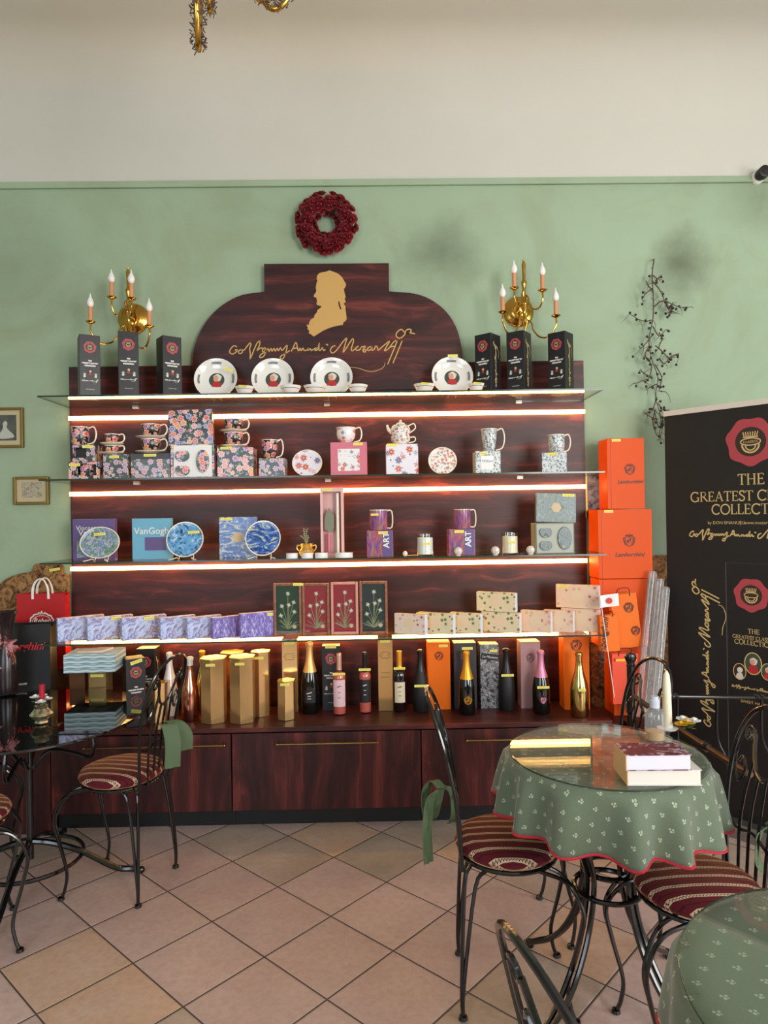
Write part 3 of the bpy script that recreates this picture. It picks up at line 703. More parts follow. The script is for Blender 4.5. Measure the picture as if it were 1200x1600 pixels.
# ================================================================== WALL ITEMS
# wreath
wc = at(510, 350, -0.04); k = K(-0.04)
wr = thing('rose_wreath', 'round wreath of dried dark red roses hanging above the crown board', 'wreath', (wc.x, -0.03, wc.z))
MB().tube([(0.115*math.cos(2*PI*i/24), 0, 0.115*math.sin(2*PI*i/24)) for i in range(24)], 0.024, 8, closed=True).build('wreath_ring', ROSE, wr, smooth=True)
def rose_mesh():
    mb = MB()
    for ly, (n, r, ti, hh) in enumerate(((5, 0.0185, 0.95, 0.020), (4, 0.013, 0.55, 0.022), (3, 0.007, 0.25, 0.022))):
        for i in range(n):
            a0 = 2*PI*i/n+ly*0.7; vs = []; fs = []
            for u in range(5):
                for v in range(4):
                    aa = a0+(u-2)*0.42; f = v/3; rr = 0.004+(r-0.004)*(f**0.7)*(1+0.10*math.cos((u-2)*1.5)); zz = hh*f*(0.55+0.45*math.cos((u-2)*0.5))*(1.1-ti*0.4)
                    if v == 3: rr += 0.0035*ti
                    vs.append((rr*math.cos(aa), rr*math.sin(aa), zz))
            for u in range(4):
                for v in range(3): fs.append((u*4+v, (u+1)*4+v, (u+1)*4+v+1, u*4+v+1))
            mb.add(vs, fs)
    mb.lathe([(0.001, 0), (0.007, 0.002), (0.004, 0.019), (0.001, 0.02)], 8)
    return mb
rose0 = None
for i in range(98):
    ringi = [(0.068, 12), (0.092, 18), (0.118, 22), (0.141, 26), (0.105, 20)]
    kk = i; 
    for r0, nn in ringi:
        if kk < nn: break
        kk -= nn
    a = 2*PI*kk/nn+random.uniform(-0.1, 0.1)+r0*20; rr = r0+random.uniform(-0.006, 0.006)
    off = math.sqrt(max(0.0, 0.046**2-(rr-0.110)**2)) if abs(rr-0.11) < 0.046 else 0.012
    pos = Vector((rr*math.cos(a), -off*0.75, rr*math.sin(a)))
    nrm = Vector(((rr-0.11)*math.cos(a)*1.2, -max(off, 0.015), (rr-0.11)*math.sin(a)*1.2)).normalized()
    nrm = (nrm+Vector((random.uniform(-.25, .25), 0, random.uniform(-.25, .25)))).normalized()
    if rose0 is None: rose0 = rose_mesh().build('rose_bloom', ROSE, wr, smooth=True, fixn=False); o = rose0
    else: o = rose0.copy(); COL.objects.link(o)
    o.parent = wr; o.location = pos; o.rotation_euler = nrm.to_track_quat('Z', 'Y').to_euler(); s = random.uniform(0.92, 1.15); o.scale = (s, s, s)

# brass wall sconces
def sconce(px, py, lab, cands, stem_top):
    Y = -0.16
    c = at(px, py, -0.02)
    t = thing('wall_sconce', lab, 'wall lamp', (c.x, 0, c.z), group='brass candle sconces')
    R = Matrix.Rotation(PI/2, 3, 'X')
    MB().lathe([(0.001, 0.03), (0.03, 0.034), (0.05, 0.026), (0.058, 0.018), (0.072, 0.016), (0.080, 0.008), (0.082, 0.0)], 32, M=R).build('back_plate', BRASS, t, smooth=True)
    MB().tube([(0, -0.02, 0), (0, -0.09, -0.01)], 0.012, 10).build('arm_bracket', BRASS, t, smooth=True)
    P = lambda x, y, Yd: (lambda p: Vector((p.x-c.x, Yd, p.z-c.z)))(at(x, y, Yd))
    sx0 = P(stem_top[0], stem_top[1], -0.09)
    zt = sx0.z; xs = sx0.x
    MB().lathe([(0.001, zt-0.335), (0.012, zt-0.33), (0.018, zt-0.315), (0.008, zt-0.30), (0.010, zt-0.27), (0.022, zt-0.25), (0.026, zt-0.235), (0.012, zt-0.215), (0.008, zt-0.16), (0.013, zt-0.13), (0.015, zt-0.12), (0.008, zt-0.105), (0.009, zt-0.06), (0.011, zt-0.03), (0.006, zt-0.012), (0.008, zt-0.006), (0.001, zt)], 14, c=(xs, -0.09, 0)).build('stem', BRASS, t, smooth=True)
    for (cx, ct, Yd, low, loopside) in cands:      # cx, y of flame tip
        b = P(cx, ct+1, Yd)
        z = b.z-0.062                              # bottom of bulb / top of sleeve
        cn = Vector((b.x, Yd, 0))
        sl = 0.075
        MB().lathe([(0.0105, z-sl), (0.0105, z), (0.001, z+0.001)], 12, c=cn).build('candle_sleeve', SLEEVE, t, smooth=True)
        MB().lathe([(0.001, z-sl-0.010), (0.008, z-sl-0.009), (0.022, z-sl-0.001), (0.024, z-sl+0.002), (0.010, z-sl-0.002), (0.001, z-sl-0.002)], 16, c=cn).build('drip_cup', BRASS, t, smooth=True)
        MB().lathe([(0.008, z), (0.015, z+0.010), (0.0172, z+0.020), (0.013, z+0.035), (0.006, z+0.048), (0.0018, z+0.064), (0.0005, z+0.068)], 12, c=cn).build('candle_bulb', BULB, t, smooth=True)
        zb = z-sl-0.010
        mx = (b.x+xs)/2; my = (Yd-0.09)/2
        h = low
        pts = [(b.x, Yd, zb), (b.x, Yd, zb-0.035), (b.x+(xs-b.x)*0.18, Yd+(-0.09-Yd)*0.18, zb-h), (b.x+(xs-b.x)*0.5, Yd+(-0.09-Yd)*0.5, zb-h*0.95), (b.x+(xs-b.x)*0.72, Yd+(-0.09-Yd)*0.72, zb-h*0.45), (b.x+(xs-b.x)*0.76, Yd+(-0.09-Yd)*0.76, zb-h*0.05), (b.x+(xs-b.x)*0.88, Yd+(-0.09-Yd)*0.88, zb+0.016), (xs+(b.x-xs)*0.06, -0.09+(Yd+0.09)*0.06, zb-0.012), (xs, -0.09, zb-0.05)]
        MB().tube(pts, 0.0045, 8, smooth=5).build('curved_arm', BRASS, t, smooth=True)
    return t
sconce(207, 497, 'brass four-candle wall sconce at the left of the crown board', [(141, 459, -0.20, 0.085, 0), (174, 421, -0.17, 0.07, 0), (205, 422, -0.26, 0.07, 0), (233, 466, -0.20, 0.085, 0)], (200, 417))
sconce(811, 486, 'brass four-candle wall sconce at the right of the crown board', [(785, 444, -0.20, 0.085, 0), (803, 407, -0.17, 0.07, 0), (847, 410, -0.2, 0.07, 0), (868, 450, -0.20, 0.085, 0)], (818, 405))

# dried vine
random.seed(11)
def V(px, py, Y=-0.05): p = at(px, py, Y); return Vector((p.x, Y, p.z))
vn = thing('dried_berry_vine', 'long dried twig vine with dark berries hanging on the green wall', 'vine', V(1022, 405, -0.01))
org = Vector(vn.location)
stems = [[(1022,405),(1019,430),(1021,470),(1020,500),(1014,530),(1018,560),(1028,590),(1024,620),(1032,650),(1030,688)],
 [(1020,440),(1032,455),(1040,475),(1048,490),(1044,488)],[(1021,480),(1035,470),(1050,475),(1062,480),(1075,480)],[(1040,470),(1046,482),(1054,488)],
 [(1018,500),(1008,502),(996,498),(984,490)],[(1020,510),(1030,525),(1040,515)],[(1018,525),(1006,540),(1000,545)],[(1024,540),(1036,550),(1046,560),(1060,552)],
 [(1015,540),(1008,555),(1018,570),(1014,590),(1004,595),(988,600)],[(1024,570),(1034,590),(1030,610),(1040,612)],[(1018,590),(1006,583),(1000,578)],[(1026,600),(1016,605),(1010,608)],
 [(1026,620),(1020,640),(1010,645)],[(1028,630),(1036,640),(1048,642)],[(1024,640),(1020,660),(1026,680)],[(1030,645),(1036,660),(1032,684)],[(1020,450),(1010,458),(1003,468)],[(1020,430),(1028,436),(1030,432)],
 [(1021,455),(1012,445),(1010,440)],[(1030,560),(1038,568),(1050,556),(1060,555)],[(1028,655),(1018,652),(1006,644)],[(1030,520),(1034,530),(1028,545)],[(1022,640),(1030,668),(1040,650)]]
mt = MB(); 
berries = []
for st in stems:
    P = [V(a, b, -0.045-random.uniform(0, 0.03)) - org for a, b in st]
    mt.tube(P, 0.0034, 5, smooth=4, rend=0.0018)
    for p in cr(P, 3)[3::3]:
        e_ = p+Vector((random.uniform(-.05, .05), random.uniform(-.015, .015), random.uniform(-.06, .02))); mt.tube(cr([p, (p+e_)/2+Vector((0.006, 0, 0.004)), e_], 3), 0.0019, 4, rend=0.0010)
        if random.random() < 0.4: berries.append(e_)
    for p in cr(P, 3)[2:]:
        if random.random() < 0.95:
            q = p+Vector((random.uniform(-.018, .018), random.uniform(-.012, .012), random.uniform(-.018, .018)))
            mt.tube([p, q], 0.0014, 4); berries.append(q)
mt.tube([Vector((0, 0.008, 0)), V(1022, 405, -0.045)-org], 0.003, 6)
mt.build('twigs', TWIG, vn)
random.shuffle(berries)
for k, q in enumerate(berries[:98]):
    if k == 0: b0 = MB().ball((0,0,0), 0.0068, 6).build('berry', BERRY, vn, smooth=True); o = b0
    else: o = b0.copy(); COL.objects.link(o)
    o.parent = vn; o.location = q

def framed(name, lab, x0, x1, y0, y1, pic, mt_, tiltz=0.0, fm=OLDBRASS, fw=0.014, extra=None):
    a = at(x0, y0, -0.02); b = at(x1, y1, -0.02); wd, hh = b.x-a.x, a.z-b.z
    t = thing(name, lab, 'picture', ((a.x+b.x)/2, -0.001, b.z), group='small framed pictures on the green wall')
    mb = MB()
    for sx in (-1, 1): mb.box(sx*(wd/2-fw/2), -0.011, 0, fw, 0.02, hh)
    for z in (0, hh-fw): mb.box(0, -0.0112, z, wd-2*fw, 0.0196, fw)
    mb.build('picture_frame', fm, t, bevel=0.003)
    MB().box(0, -0.004, fw*0.5, wd-fw, 0.006, hh-fw).build('mat_board', mt_, t)
    if pic:
        for (pm, u0, u1, v0, v1) in pic:
            MB().box(-wd/2+(u0+u1)/2*wd, -0.0078, v0*hh, (u1-u0)*wd, 0.0014, (v1-v0)*hh).build('picture_print', pm, t)
    if fw != 0.0141: MB().box(0, -0.0135, fw*0.5, wd-fw*1.2, 0.0015, hh-fw).build('picture_glass', GLASS, t)
    return t
MATB = mat('cream_mat_board', srgb(206, 184, 150), 0.7)
fr1 = framed('framed_picture', 'gold framed picture of a lady in a white gown, cut by the left edge', -24, 36, 637, 699, [(PHOTOD, 0.2, 0.80, 0.18, 0.82)], MATB)
L = cr([(0.0, 0.105, 0), (0.012, 0.10, 0), (0.014, 0.085, 0), (0.010, 0.07, 0), (0.024, 0.05, 0), (0.046, 0.03, 0), (0.052, 0.012, 0), (0.02, 0.004, 0), (-0.03, 0.004, 0), (-0.04, 0.02, 0), (-0.018, 0.05, 0), (-0.010, 0.07, 0), (-0.012, 0.09, 0)], 3, True)
MB().plate2d([[(p.x*0.9, p.y*0.9+0.045) for p in L]], -0.0098, -0.0088).build('painted_figure', mat('painted_white_gown', srgb(196, 190, 184), 0.5), fr1)
framed('framed_picture', 'small gold framed street scene hanging at the left below the lady picture', 20, 76, 745, 788, [(PHOTOC, 0.22, 0.78, 0.24, 0.80)], MATB)
framed('framed_picture', 'narrow gold framed photograph between the cabinet and the orange boxes', 914, 958, 738, 810, [(PHOTO, 0.08, 0.55, 0.2, 0.95), (FRAMEP, 0.56, 0.95, 0.2, 0.75)], mat('dark_mat', srgb(60, 40, 40), 0.6), fw=0.0141)

# security camera on the white wall
p = at(1190, 272, -0.05)
t = thing('security_camera', 'small round black and white security camera at the top right', 'camera', (p.x, 0, p.z))
R = Matrix.Rotation(PI/2, 3, 'X')
MB().lathe([(0.001, 0.002), (0.034, 0.002), (0.034, 0.022), (0.028, 0.030), (0.001, 0.030)], 24, M=R).build('camera_mount', CERAM, t, smooth=True)
MB().lathe([(0.026, 0.030), (0.031, 0.045), (0.031, 0.085), (0.024, 0.088), (0.001, 0.086)], 24, M=R).build('camera_body', BLACK, t, smooth=True)
MB().lathe([(0.001, 0.088), (0.014, 0.089), (0.014, 0.0905), (0.001, 0.0925)], 20, M=R).build('lens', BLACKGLASS, t, smooth=True)

# chandelier, only two arms reach into view
p1 = at(313, 60, -1.75); p2 = at(452, 28, -1.65)
ch = thing('brass_chandelier', 'brass chandelier arms with dry garland hanging into the top of the view', 'chandelier', (-0.52, -1.45, ZC))
o0 = Vector(ch.location)
MB().lathe([(0.001, 0.0), (0.06, -0.004), (0.055, -0.03), (0.012, -0.05), (0.008, -0.06), (0.008, -0.35), (0.03, -0.37), (0.045, -0.42), (0.02, -0.46), (0.03, -0.52), (0.02, -0.55), (0.001, -0.57)], 24).build('central_column', BRASS, ch, smooth=True)
random.seed(3)
def arm(dx, dy, zlow, R0):
    d = Vector((dx, dy, 0)).normalized(); q = lambda r, z: d*r+Vector((0, 0, z-o0.z))
    pts = [q(0.03, zlow+0.30), q(R0*0.3, zlow+0.27), q(R0*0.52, zlow+0.13), q(R0*0.70, zlow+0.02), q(R0*0.86, zlow+0.01), q(R0*0.99, zlow+0.07), q(R0, zlow+0.14)]
    P = cr(pts, 6)
    a = MB().tube(P, 0.0085, 10).build('curved_arm', BRASS, ch, smooth=True)
    mb = MB()
    for p in P[4:-4]:
        for _ in range(7):
            c = p+Vector((random.uniform(-.016, .016), random.uniform(-.016, .016), random.uniform(-0.004, .022)))
            mb.tube([c, c+Vector((random.uniform(-.012, .012), random.uniform(-.012, .012), random.uniform(-.012, .012)))], 0.0016, 4)
    mb.build('dry_garland', TWIG, a)
    cc = q(R0, zlow+0.14)
    MB().lathe([(0.001, 0), (0.012, 0.002), (0.030, 0.012), (0.032, 0.015), (0.001, 0.012)], 16, c=cc).build('drip_cup', BRASS, ch, smooth=True)
    MB().lathe([(0.013, 0.012), (0.013, 0.10), (0.001, 0.101)], 12, c=cc).build('candle_sleeve', SLEEVE, ch, smooth=True)
    MB().lathe([(0.008, 0.10), (0.016, 0.118), (0.012, 0.14), (0.001, 0.172)], 12, c=cc).build('candle_bulb', BULB, ch, smooth=True)
zlow = at(452, 30, -1.45).z
arm(0.93, -0.15, zlow, 0.30)
v = Vector((at(313, 30, -1.75).x-o0.x, -0.34, 0)); arm(v.x, v.y, at(313, 62, -1.75).z, 0.34)
for a in (2.6, 1.7, 0.9, -2.5): arm(math.cos(a)*1, math.sin(a), zlow+0.20, 0.30)

# ================================================================== SHELF GOODS
def boxspan(x0, x1, yt, Y, zb):
    """centre x, width, height of something spanning those columns at depth Y, standing on zb"""
    yb = 0
    a = at(x0, yt, Y); b = at(x1, yt, Y); return (a.x+b.x)/2, b.x-a.x, (a.z+b.z)/2-zb

# tall black gift boxes with wax seal
def classics_box(lab, x0, x1, yt, Yf, zb, rz, dep=0.085, W=None, tagat=None, group=None):
    cx, w_, h = boxspan(x0, x1, yt, Yf, zb)
    W = W or 0.094
    Yf = min(Yf, -0.026-W)
    t = thing('gift_box', lab, 'box', (cx, Yf+W/2, zb+0.0005), rz, group)
    MB().box(0, 0, 0, W, W, h).build('box_body', BLACKCARD, t, bevel=0.0015)
    y = -W/2-0.0002
    wax_seal(t, 0, h*0.80, y, W*0.30)
    mb = MB()
    add_text(mb, 'THE', 0, h*0.575, y-0.0003, W*0.085, bold=0.001)
    add_text(mb, 'GREATEST CLASSICS', 0, h*0.535, y-0.0003, W*0.085, bold=0.001)
    add_text(mb, 'COLLECTION', 0, h*0.495, y-0.0003, W*0.085, bold=0.001)
    add_text(mb, 'GESCHENKBOX', 0, h*0.12, y-0.0003, W*0.06)
    mb.build('lettering', WHITEINK, t)
    portrait(t, 0, h*0.40, y, W*0.13, bg=WAXDK); portrait(t, -W*0.27, h*0.355, y, W*0.11, bg=OVALBG, white=True); portrait(t, W*0.27, h*0.355, y, W*0.11, bg=OVALBG, white=True)
    mb = MB(); signature(mb, 0, h*0.26, y-0.0002, W*0.8, w=0.0016, n=2); mb.build('signature', WHITEINK, t)
    mb = MB(); signature(mb, 0, 0, 0, h*0.75, w=0.0022, n=2, rot=PI/2)
    o = mb.build('side_signature', GOLDINK, t, loc=(W/2+0.0004, 0, h*0.5), rot=(0, 0, PI/2))
    if tagat: price_tag(t, tagat[0]*W, -W/2-0.002, h*tagat[1], 0.055, 0.016, ry=tagat[2])
    return t
GB = 'black seal gift boxes on the top shelf'
cb = [('black gift box with red seal, leftmost on the top shelf', 112, 152, 523, 0.50), ('black gift box under the left wall sconce, middle of three on the top shelf', 176, 213, 518, 0.36), ('black gift box nearest the left-hand bowl on the top shelf', 238, 280, 525, 0.62),
      ('black gift box nearest the rightmost bowl on the top shelf', 742, 786, 521, -0.72), ('black gift box under the right wall sconce, middle of three', 791, 836, 517, -0.62), ('black gift box with red seal, rightmost on the top shelf', 857, 902, 518, -0.72)]
for lab, a, b, yt, rz in cb: classics_box(lab, a, b, yt, -0.30 if rz > 0 else -0.24, Z1, rz, W=0.093, group=GB)

# white bowls standing on their rims, small white dishes
def bowl(lab, px, py, r, rz=0.0, tg=None):
    Y = -0.17; c = at(px, py, Y)
    R = r*K(Y)
    t = thing('portrait_bowl', lab, 'bowl', (c.x, Y, Z1+0.001), rz, 'portrait bowls on the top shelf')
    M3 = Matrix.Rotation(PI/2-0.24, 3, 'X'); lift = Vector((0, 0, R*math.cos(0.24)+0.004))
    MB().lathe([(R*0.34, -R*0.34), (R*0.36, -R*0.36), (R*0.36, -R*0.30), (R*0.62, -R*0.26), (R*0.86, -R*0.14), (R, 0.0), (R*1.0, 0.004), (R*0.96, 0.003), (R*0.80, -R*0.10), (R*0.58, -R*0.20), (0.001, -R*0.22)], 40, M=M3, c=lift+Vector((0, -0.0, 0))).build('bowl_body', CERAM, t, smooth=True)
    o = thing('x', 'x', 'x'); del o['label']; del o['category']; o.name = 'rim_decoration'
    bpy.data.objects.remove(o)
    mb = MB()
    for q in range(4):
        for dr in (0.0, 0.055):
            a0 = PI/2*q+PI/2
            mb.ribbon([(R*(0.84-dr)*math.cos(a0+u), R*(0.84-dr)*math.sin(a0+u)) for u in [(-0.28+0.56*i/8) for i in range(9)]], R*0.030, 0)
    tilt = (-0.24, 0, 0); cz = R*math.cos(0.24)+0.004
    n_ = Vector((0, -math.cos(0.24), math.sin(0.24)))
    pos = Vector((0, 0, cz))
    mb.build('rim_lines', GREYINK, t, loc=pos+n_*(-R*0.045), rot=tilt)
    h = bpy.data.objects
    for fn in (0,):
        sub = MB().plate2d([disc_loop(0, 0, R*0.42, 28)], -0.0008, 0).build('portrait_medallion', OVALBG, t, loc=pos+n_*(-R*0.215), rot=tilt)
        MB().plate2d([[(-R*0.24, -R*0.34), (R*0.20, -R*0.36), (R*0.26, -R*0.22), (R*0.08, -R*0.06), (-R*0.16, -R*0.10)]], -0.0012, -0.0008).build('coat', COAT, sub)
        MB().plate2d([disc_loop(R*0.03, R*0.12, R*0.19, 18, 0.07, 5)], -0.0012, -0.0008).build('wig', WIG, sub)
        MB().plate2d([disc_loop(-R*0.04, R*0.07, R*0.12, 16, ry=1.3)], -0.0016, -0.0012).build('face', SKIN, sub)
    MB().tube([(-0.03, -0.05, 0.001), (-0.026, -0.045, 0.012), (-0.02, -0.02, 0.004), (-0.02, 0.055, 0.004), (-0.015, 0.04, 0.05)], 0.0012, 6).tube([(0.03, -0.05, 0.001), (0.026, -0.045, 0.012), (0.02, -0.02, 0.004), (0.02, 0.055, 0.004), (0.015, 0.04, 0.05)], 0.0012, 6).build('wire_stand', LEDBASE, t)
    if tg: price_tag(t, tg[0]*R, -0.03, cz+tg[1]*R, 0.05, 0.012, ry=tg[2])
bowl('large white portrait bowl standing beside the left trio of black boxes', 337, 592, 33.5, tg=(0.62, 0.30, 0.35))
bowl('large white portrait bowl, second from the left on the top shelf', 426, 595, 33)
bowl('large white portrait bowl directly under the gold signature, third from left', 518, 595, 33)
bowl('large white portrait bowl beside the right trio of black boxes', 707, 592, 32.5, tg=(0.0, 0.85, 0.0))
dishes = [(382, 15, 1, 'small white dish with price tag right of the first portrait bowl'), (454, 17, 0, 'small white dish just right of the second portrait bowl'), (492, 18, 0, 'small white dish before the lower left of the third portrait bowl'), (559, 16, 0, 'small white dish right of the third portrait bowl'), (663, 17, 1, 'small white dish with price tag left of the rightmost portrait bowl'), (744, 13, 1, 'small white dish before the right trio of black boxes')]
for px, r, tg, lab in dishes:
    Y = -0.31; c = at(px, 605, Y); R = r*K(Y)
    t = thing('small_dish', lab, 'dish', (c.x, Y, Z1+0.0005), group='small white dishes on the top shelf')
    MB().lathe([(R*0.55, 0), (R*0.62, 0.002), (R*0.98, 0.034), (R, 0.037), (R*0.94, 0.036), (R*0.58, 0.006), (0.001, 0.005)], 28).build('dish_body', CERAM, t, smooth=True)
    MB().lathe([(R*0.845, 0.0225), (R*0.865, 0.0225), (R*0.885, 0.0245), (R*0.865, 0.0245)], 28).build('rim_line', GREYINK, t)
    if tg: price_tag(t, 0, -R*0.9-0.004, 0.028, 0.038, 0.010, ry=0.08, tilt=0.5)

def gbox(lab, x0, x1, yt, Yf, zb, m, dep=0.10, rz=0.0, W=None, tags=(), name='gift_box', cat='box', group=None, bev=0.0012, H=None, bname='box_body'):
    Yf = min(Yf, -0.047-dep)
    cx, w_, h = boxspan(x0, x1, yt, Yf, zb)
    if H: h = H
    W = W or w_
    t = thing(name, lab, cat, (cx, Yf+dep/2, zb+0.0004), rz, group)
    MB().box(0, 0, 0, W, dep, h).build(bname, m, t, bevel=bev)
    for (tx, tz, tw, ry) in tags: price_tag(t, tx*W, -dep/2-0.0016, tz*h-0.0, tw, 0.013, ry)
    t['_w'] = W; t['_h'] = h; t['_d'] = dep
    return t
def wh(t): r = (t['_w'], t['_h'], t['_d']); return r
def handle(w, x, z, hh, out, r=0.0035, sq=False):
    if sq: pts = [(x-0.004, 0, z+hh*0.95), (x+out, 0, z+hh*0.92), (x+out, 0, z+hh*0.15), (x-0.004, 0, z+hh*0.1)]; return MB().tube(cr(pts, 3), r, 8)
    pts = [(x-0.004, 0, z+hh*0.92), (x+out*0.7, 0, z+hh*1.02), (x+out, 0, z+hh*0.62), (x+out*0.7, 0, z+hh*0.18), (x-0.006, 0, z+hh*0.06)]
    return MB().tube(pts, r, 8, smooth=5)
def cup(name, lab, px0, px1, yt, Y, zb, m, style='cup', hpx=12, rz=0.0, inner=CREAM, group=None, tg=None, cat='cup'):
    """px0..px1 = body only"""
    cx, w_, h = boxspan(px0, px1, yt, Y, zb); R = w_/2
    t = thing(name, lab, cat, (cx, Y, zb+0.0004), rz, group)
    if style == 'cup': pr = [(R*0.5, 0), (R*0.52, h*0.06), (R*0.66, h*0.12), (R*0.88, h*0.35), (R*0.95, h*0.6), (R*0.92, h*0.82), (R, h)]
    elif style == 'mug': pr = [(R*0.72, 0), (R*0.74, h*0.05), (R*0.90, h*0.16), (R*0.97, h*0.45), (R*0.93, h*0.8), (R, h)]
    elif style == 'tall': pr = [(R*0.62, 0), (R*0.66, h*0.04), (R*0.70, h*0.2), (R*0.86, h*0.55), (R*0.92, h*0.85), (R, h)]
    else: pr = [(R*0.97, 0), (R, h*0.03), (R, h)]
    MB().lathe(pr, 28).build('cup_body', m, t, smooth=True)
    MB().lathe([(R*1.003, h-0.002), (R*1.006, h+0.0012), (R*0.94, h+0.001), (R*0.80, h*0.75), (R*0.50, h*0.40), (R*0.3, h*0.2), (0.001, h*0.18)], 28).build('cup_rim', inner, t, smooth=True)
    o = handle(None, R*0.93, 0, h, hpx*K(Y), sq=(style == 'straight')).build('handle', inner, t, smooth=True)
    if tg: price_tag(t, tg[0]*R, -R-0.003, tg[1]*h, 0.038, 0.010, ry=tg[2])
    t['_h'] = h
    return t
def saucer(lab, px, r, Y, zb, group=None):
    R = r*K(Y); c = at(px, 700, Y)
    t = tag(MB().lathe([(R*0.45, 0), (R*0.5, 0.002), (R*0.75, 0.004), (R, 0.010), (R*1.0, 0.0115), (R*0.72, 0.0075), (R*0.4, 0.005), (0.001, 0.005)], 32).build('saucer', CREAM, loc=(c.x, Y, zb), smooth=True), lab, 'saucer', group)
    return zb+0.0095

Ys = -0.27
GC = 'dark flowered cups on the second shelf'
# 1: windowed boxes with a mug
def window_box(lab, x0, x1, yt, Yf, zb, m, hole, showmug=False, tg=None, dep=0.1, rz=0.0):
    cx, w_, h = boxspan(x0, x1, yt, Yf, zb)
    t = thing('window_gift_box', lab, 'box', (cx, Yf+dep/2, zb+0.0004), rz, 'boxes with cut-out windows on the second shelf')
    a, b, c, d = hole
    x = -w_/2; th = 0.003
    outer = [(-w_/2, 0), (w_/2, 0), (w_/2, h), (-w_/2, h)]
    ho = [(-w_/2+a*w_, c*h), (-w_/2+b*w_, c*h), (-w_/2+b*w_, d*h), (-w_/2+a*w_, d*h)]
    MB().plate2d([outer, ho], -dep/2, -dep/2+th).build('box_front', m, t)
    mb = MB(); mb.box(-w_/2+th/2, th/2, 0, th, dep-th, h); mb.box(w_/2-th/2, th/2, 0, th, dep-th, h); mb.box(0, th/2, 0, w_-2*th, dep-th, th); mb.box(0, th/2, h-th, w_-2*th, dep-th, th); mb.box(0, dep/2-th/2, th, w_-2*th, th, h-2*th)
    mb.build('box_shell', m, t)
    MB().box(0, 0.012, th, w_-3*th, dep-0.04, h-2.2*th).build('dark_interior', BLACK, t)
    if showmug:
        R = h*0.42
        MB().lathe([(R*0.7, 0), (R, h*0.2), (R, h*0.85)], 20, c=(-w_*0.02, -dep/2+0.028+0.004, 0.0), sy=0.55).build('mug_inside', FLDARK, t, smooth=True, loc=(0, 0, th+0.002))
        MB().tube([(w_*0.22, -dep/2+0.02, h*0.75), (w_*0.36, -dep/2+0.02, h*0.68), (w_*0.34, -dep/2+0.02, h*0.35), (w_*0.2, -dep/2+0.02, h*0.25)], 0.003, 8, smooth=4).build('mug_handle', DGREY, t, smooth=True)
    if tg: price_tag(t, tg[0]*w_, -dep/2-0.0016, tg[1]*h, 0.052, 0.013, tg[2])
    t['_h'] = h
    return t
b = window_box('flowered windowed mug box at the left end of the second shelf', 107, 155, 722, -0.31, Z2, FLBOX, (0.30, 0.90, 0.22, 0.86), True, (-0.30, 0.76, 0), dep=0.10)
z = Z2+b['_h']+0.001
b = window_box('flowered windowed box stacked under the first flowered mug', 113, 148, 695, -0.31, z, FLMUT, (0.0, 0.62, 0.24, 0.84), False, (0.20, 0.80, 0), dep=0.09)
cup('flowered_mug', 'dark flowered mug topping the two windowed boxes', 111, 139, 668, -0.27, z+b['_h']+0.001, FLDARK, 'mug', 12, group=GC)
# 2
b = gbox('small muted flower box under the leftmost stacked espresso cups', 161, 200, 710, -0.31, Z2, FLMUT, 0.10, tags=((-0.05, 0.84, 0.046, 0),), group='flower printed boxes on the second shelf')
def cupstack(px, r, yt1, yt2, ytop_s1, zb, half, hp, labs, Y=-0.27):
    z = saucer(labs[0], px, r, Y, zb, 'cream saucers on the second shelf')
    c = cup('flowered_cup', labs[1], px-half, px+half, yt1, Y, z, FLDARK, 'cup', hp, group=GC)
    z2 = z+c['_h']+0.003
    z = saucer(labs[2], px, r*0.94, Y, z2, 'cream saucers on the second shelf')
    cup('flowered_cup', labs[3], px-half, px+half, yt2, Y, z, FLDARK, 'cup', hp, group=GC)
cupstack(175, 18.5, 697, 679, 0, Z2+b['_h']+0.001, 11, 9, ('lower cream saucer on the small muted flower box', 'lower flowered espresso cup, left stack', 'upper cream saucer of the small left cup stack', 'topmost flowered espresso cup of the small left stack'))
# 3
b = gbox('wide muted flower box with grey lid band below the second cup stack', 204, 265, 709, -0.31, Z2, FLMUT, 0.11, rz=0.0, tags=((0.0, 0.88, 0.06, 0),), group='flower printed boxes on the second shelf')
W_, H_, D_ = wh(b); MB().box(0, 0, H_*0.78, W_+0.003, D_+0.003, H_*0.23).build('grey_lid', DGREY, b, bevel=0.001)
cupstack(236, 24, 687, 664, 0, Z2+b['_h']+0.004, 15, 11, ('lower cream saucer on the wide grey-lidded box', 'lower flowered cup on the wide grey-lidded box', 'upper cream saucer over the wide grey-lidded box', 'upper flowered cup over the wide grey-lidded box'))
# 4 big set box with open lid
b = gbox('large flowered gift set box with white tray of cups and raised lid', 266, 334, 694, -0.32, Z2, FLBOX, 0.10, tags=((0.26, 0.9, 0.055, 0),), group='flower printed boxes on the second shelf')
W_, H_, D_ = wh(b)
MB().box(0.004, -D_/2-0.002, 0.004, W_-0.026, 0.004, H_-0.010).build('white_tray', WHITEP, b)
mb = MB()
for (cx, cz, r1, r2, mm) in ((-0.045, H_*0.66, 0.034, 0.030, 0), (-0.045, H_*0.22, 0.034, 0.028, 0), (0.052, H_*0.48, 0.030, 0.055, 0)):
    L = [(cx+r1*math.cos(2*PI*i/20), cz+r2*math.sin(2*PI*i/20)) for i in range(20)]
    if r2 < 0.05: L = [(x, min(zz, cz+r2*0.72)) for x, zz in L]
    MB().plate2d([L], -D_/2-0.014, -D_/2-0.0042).build('tray_cup', FLDARK, b, bevel=0.004)
cx, w_, h = boxspan(264, 333, 640, -0.24, Z2+H_+0.001)
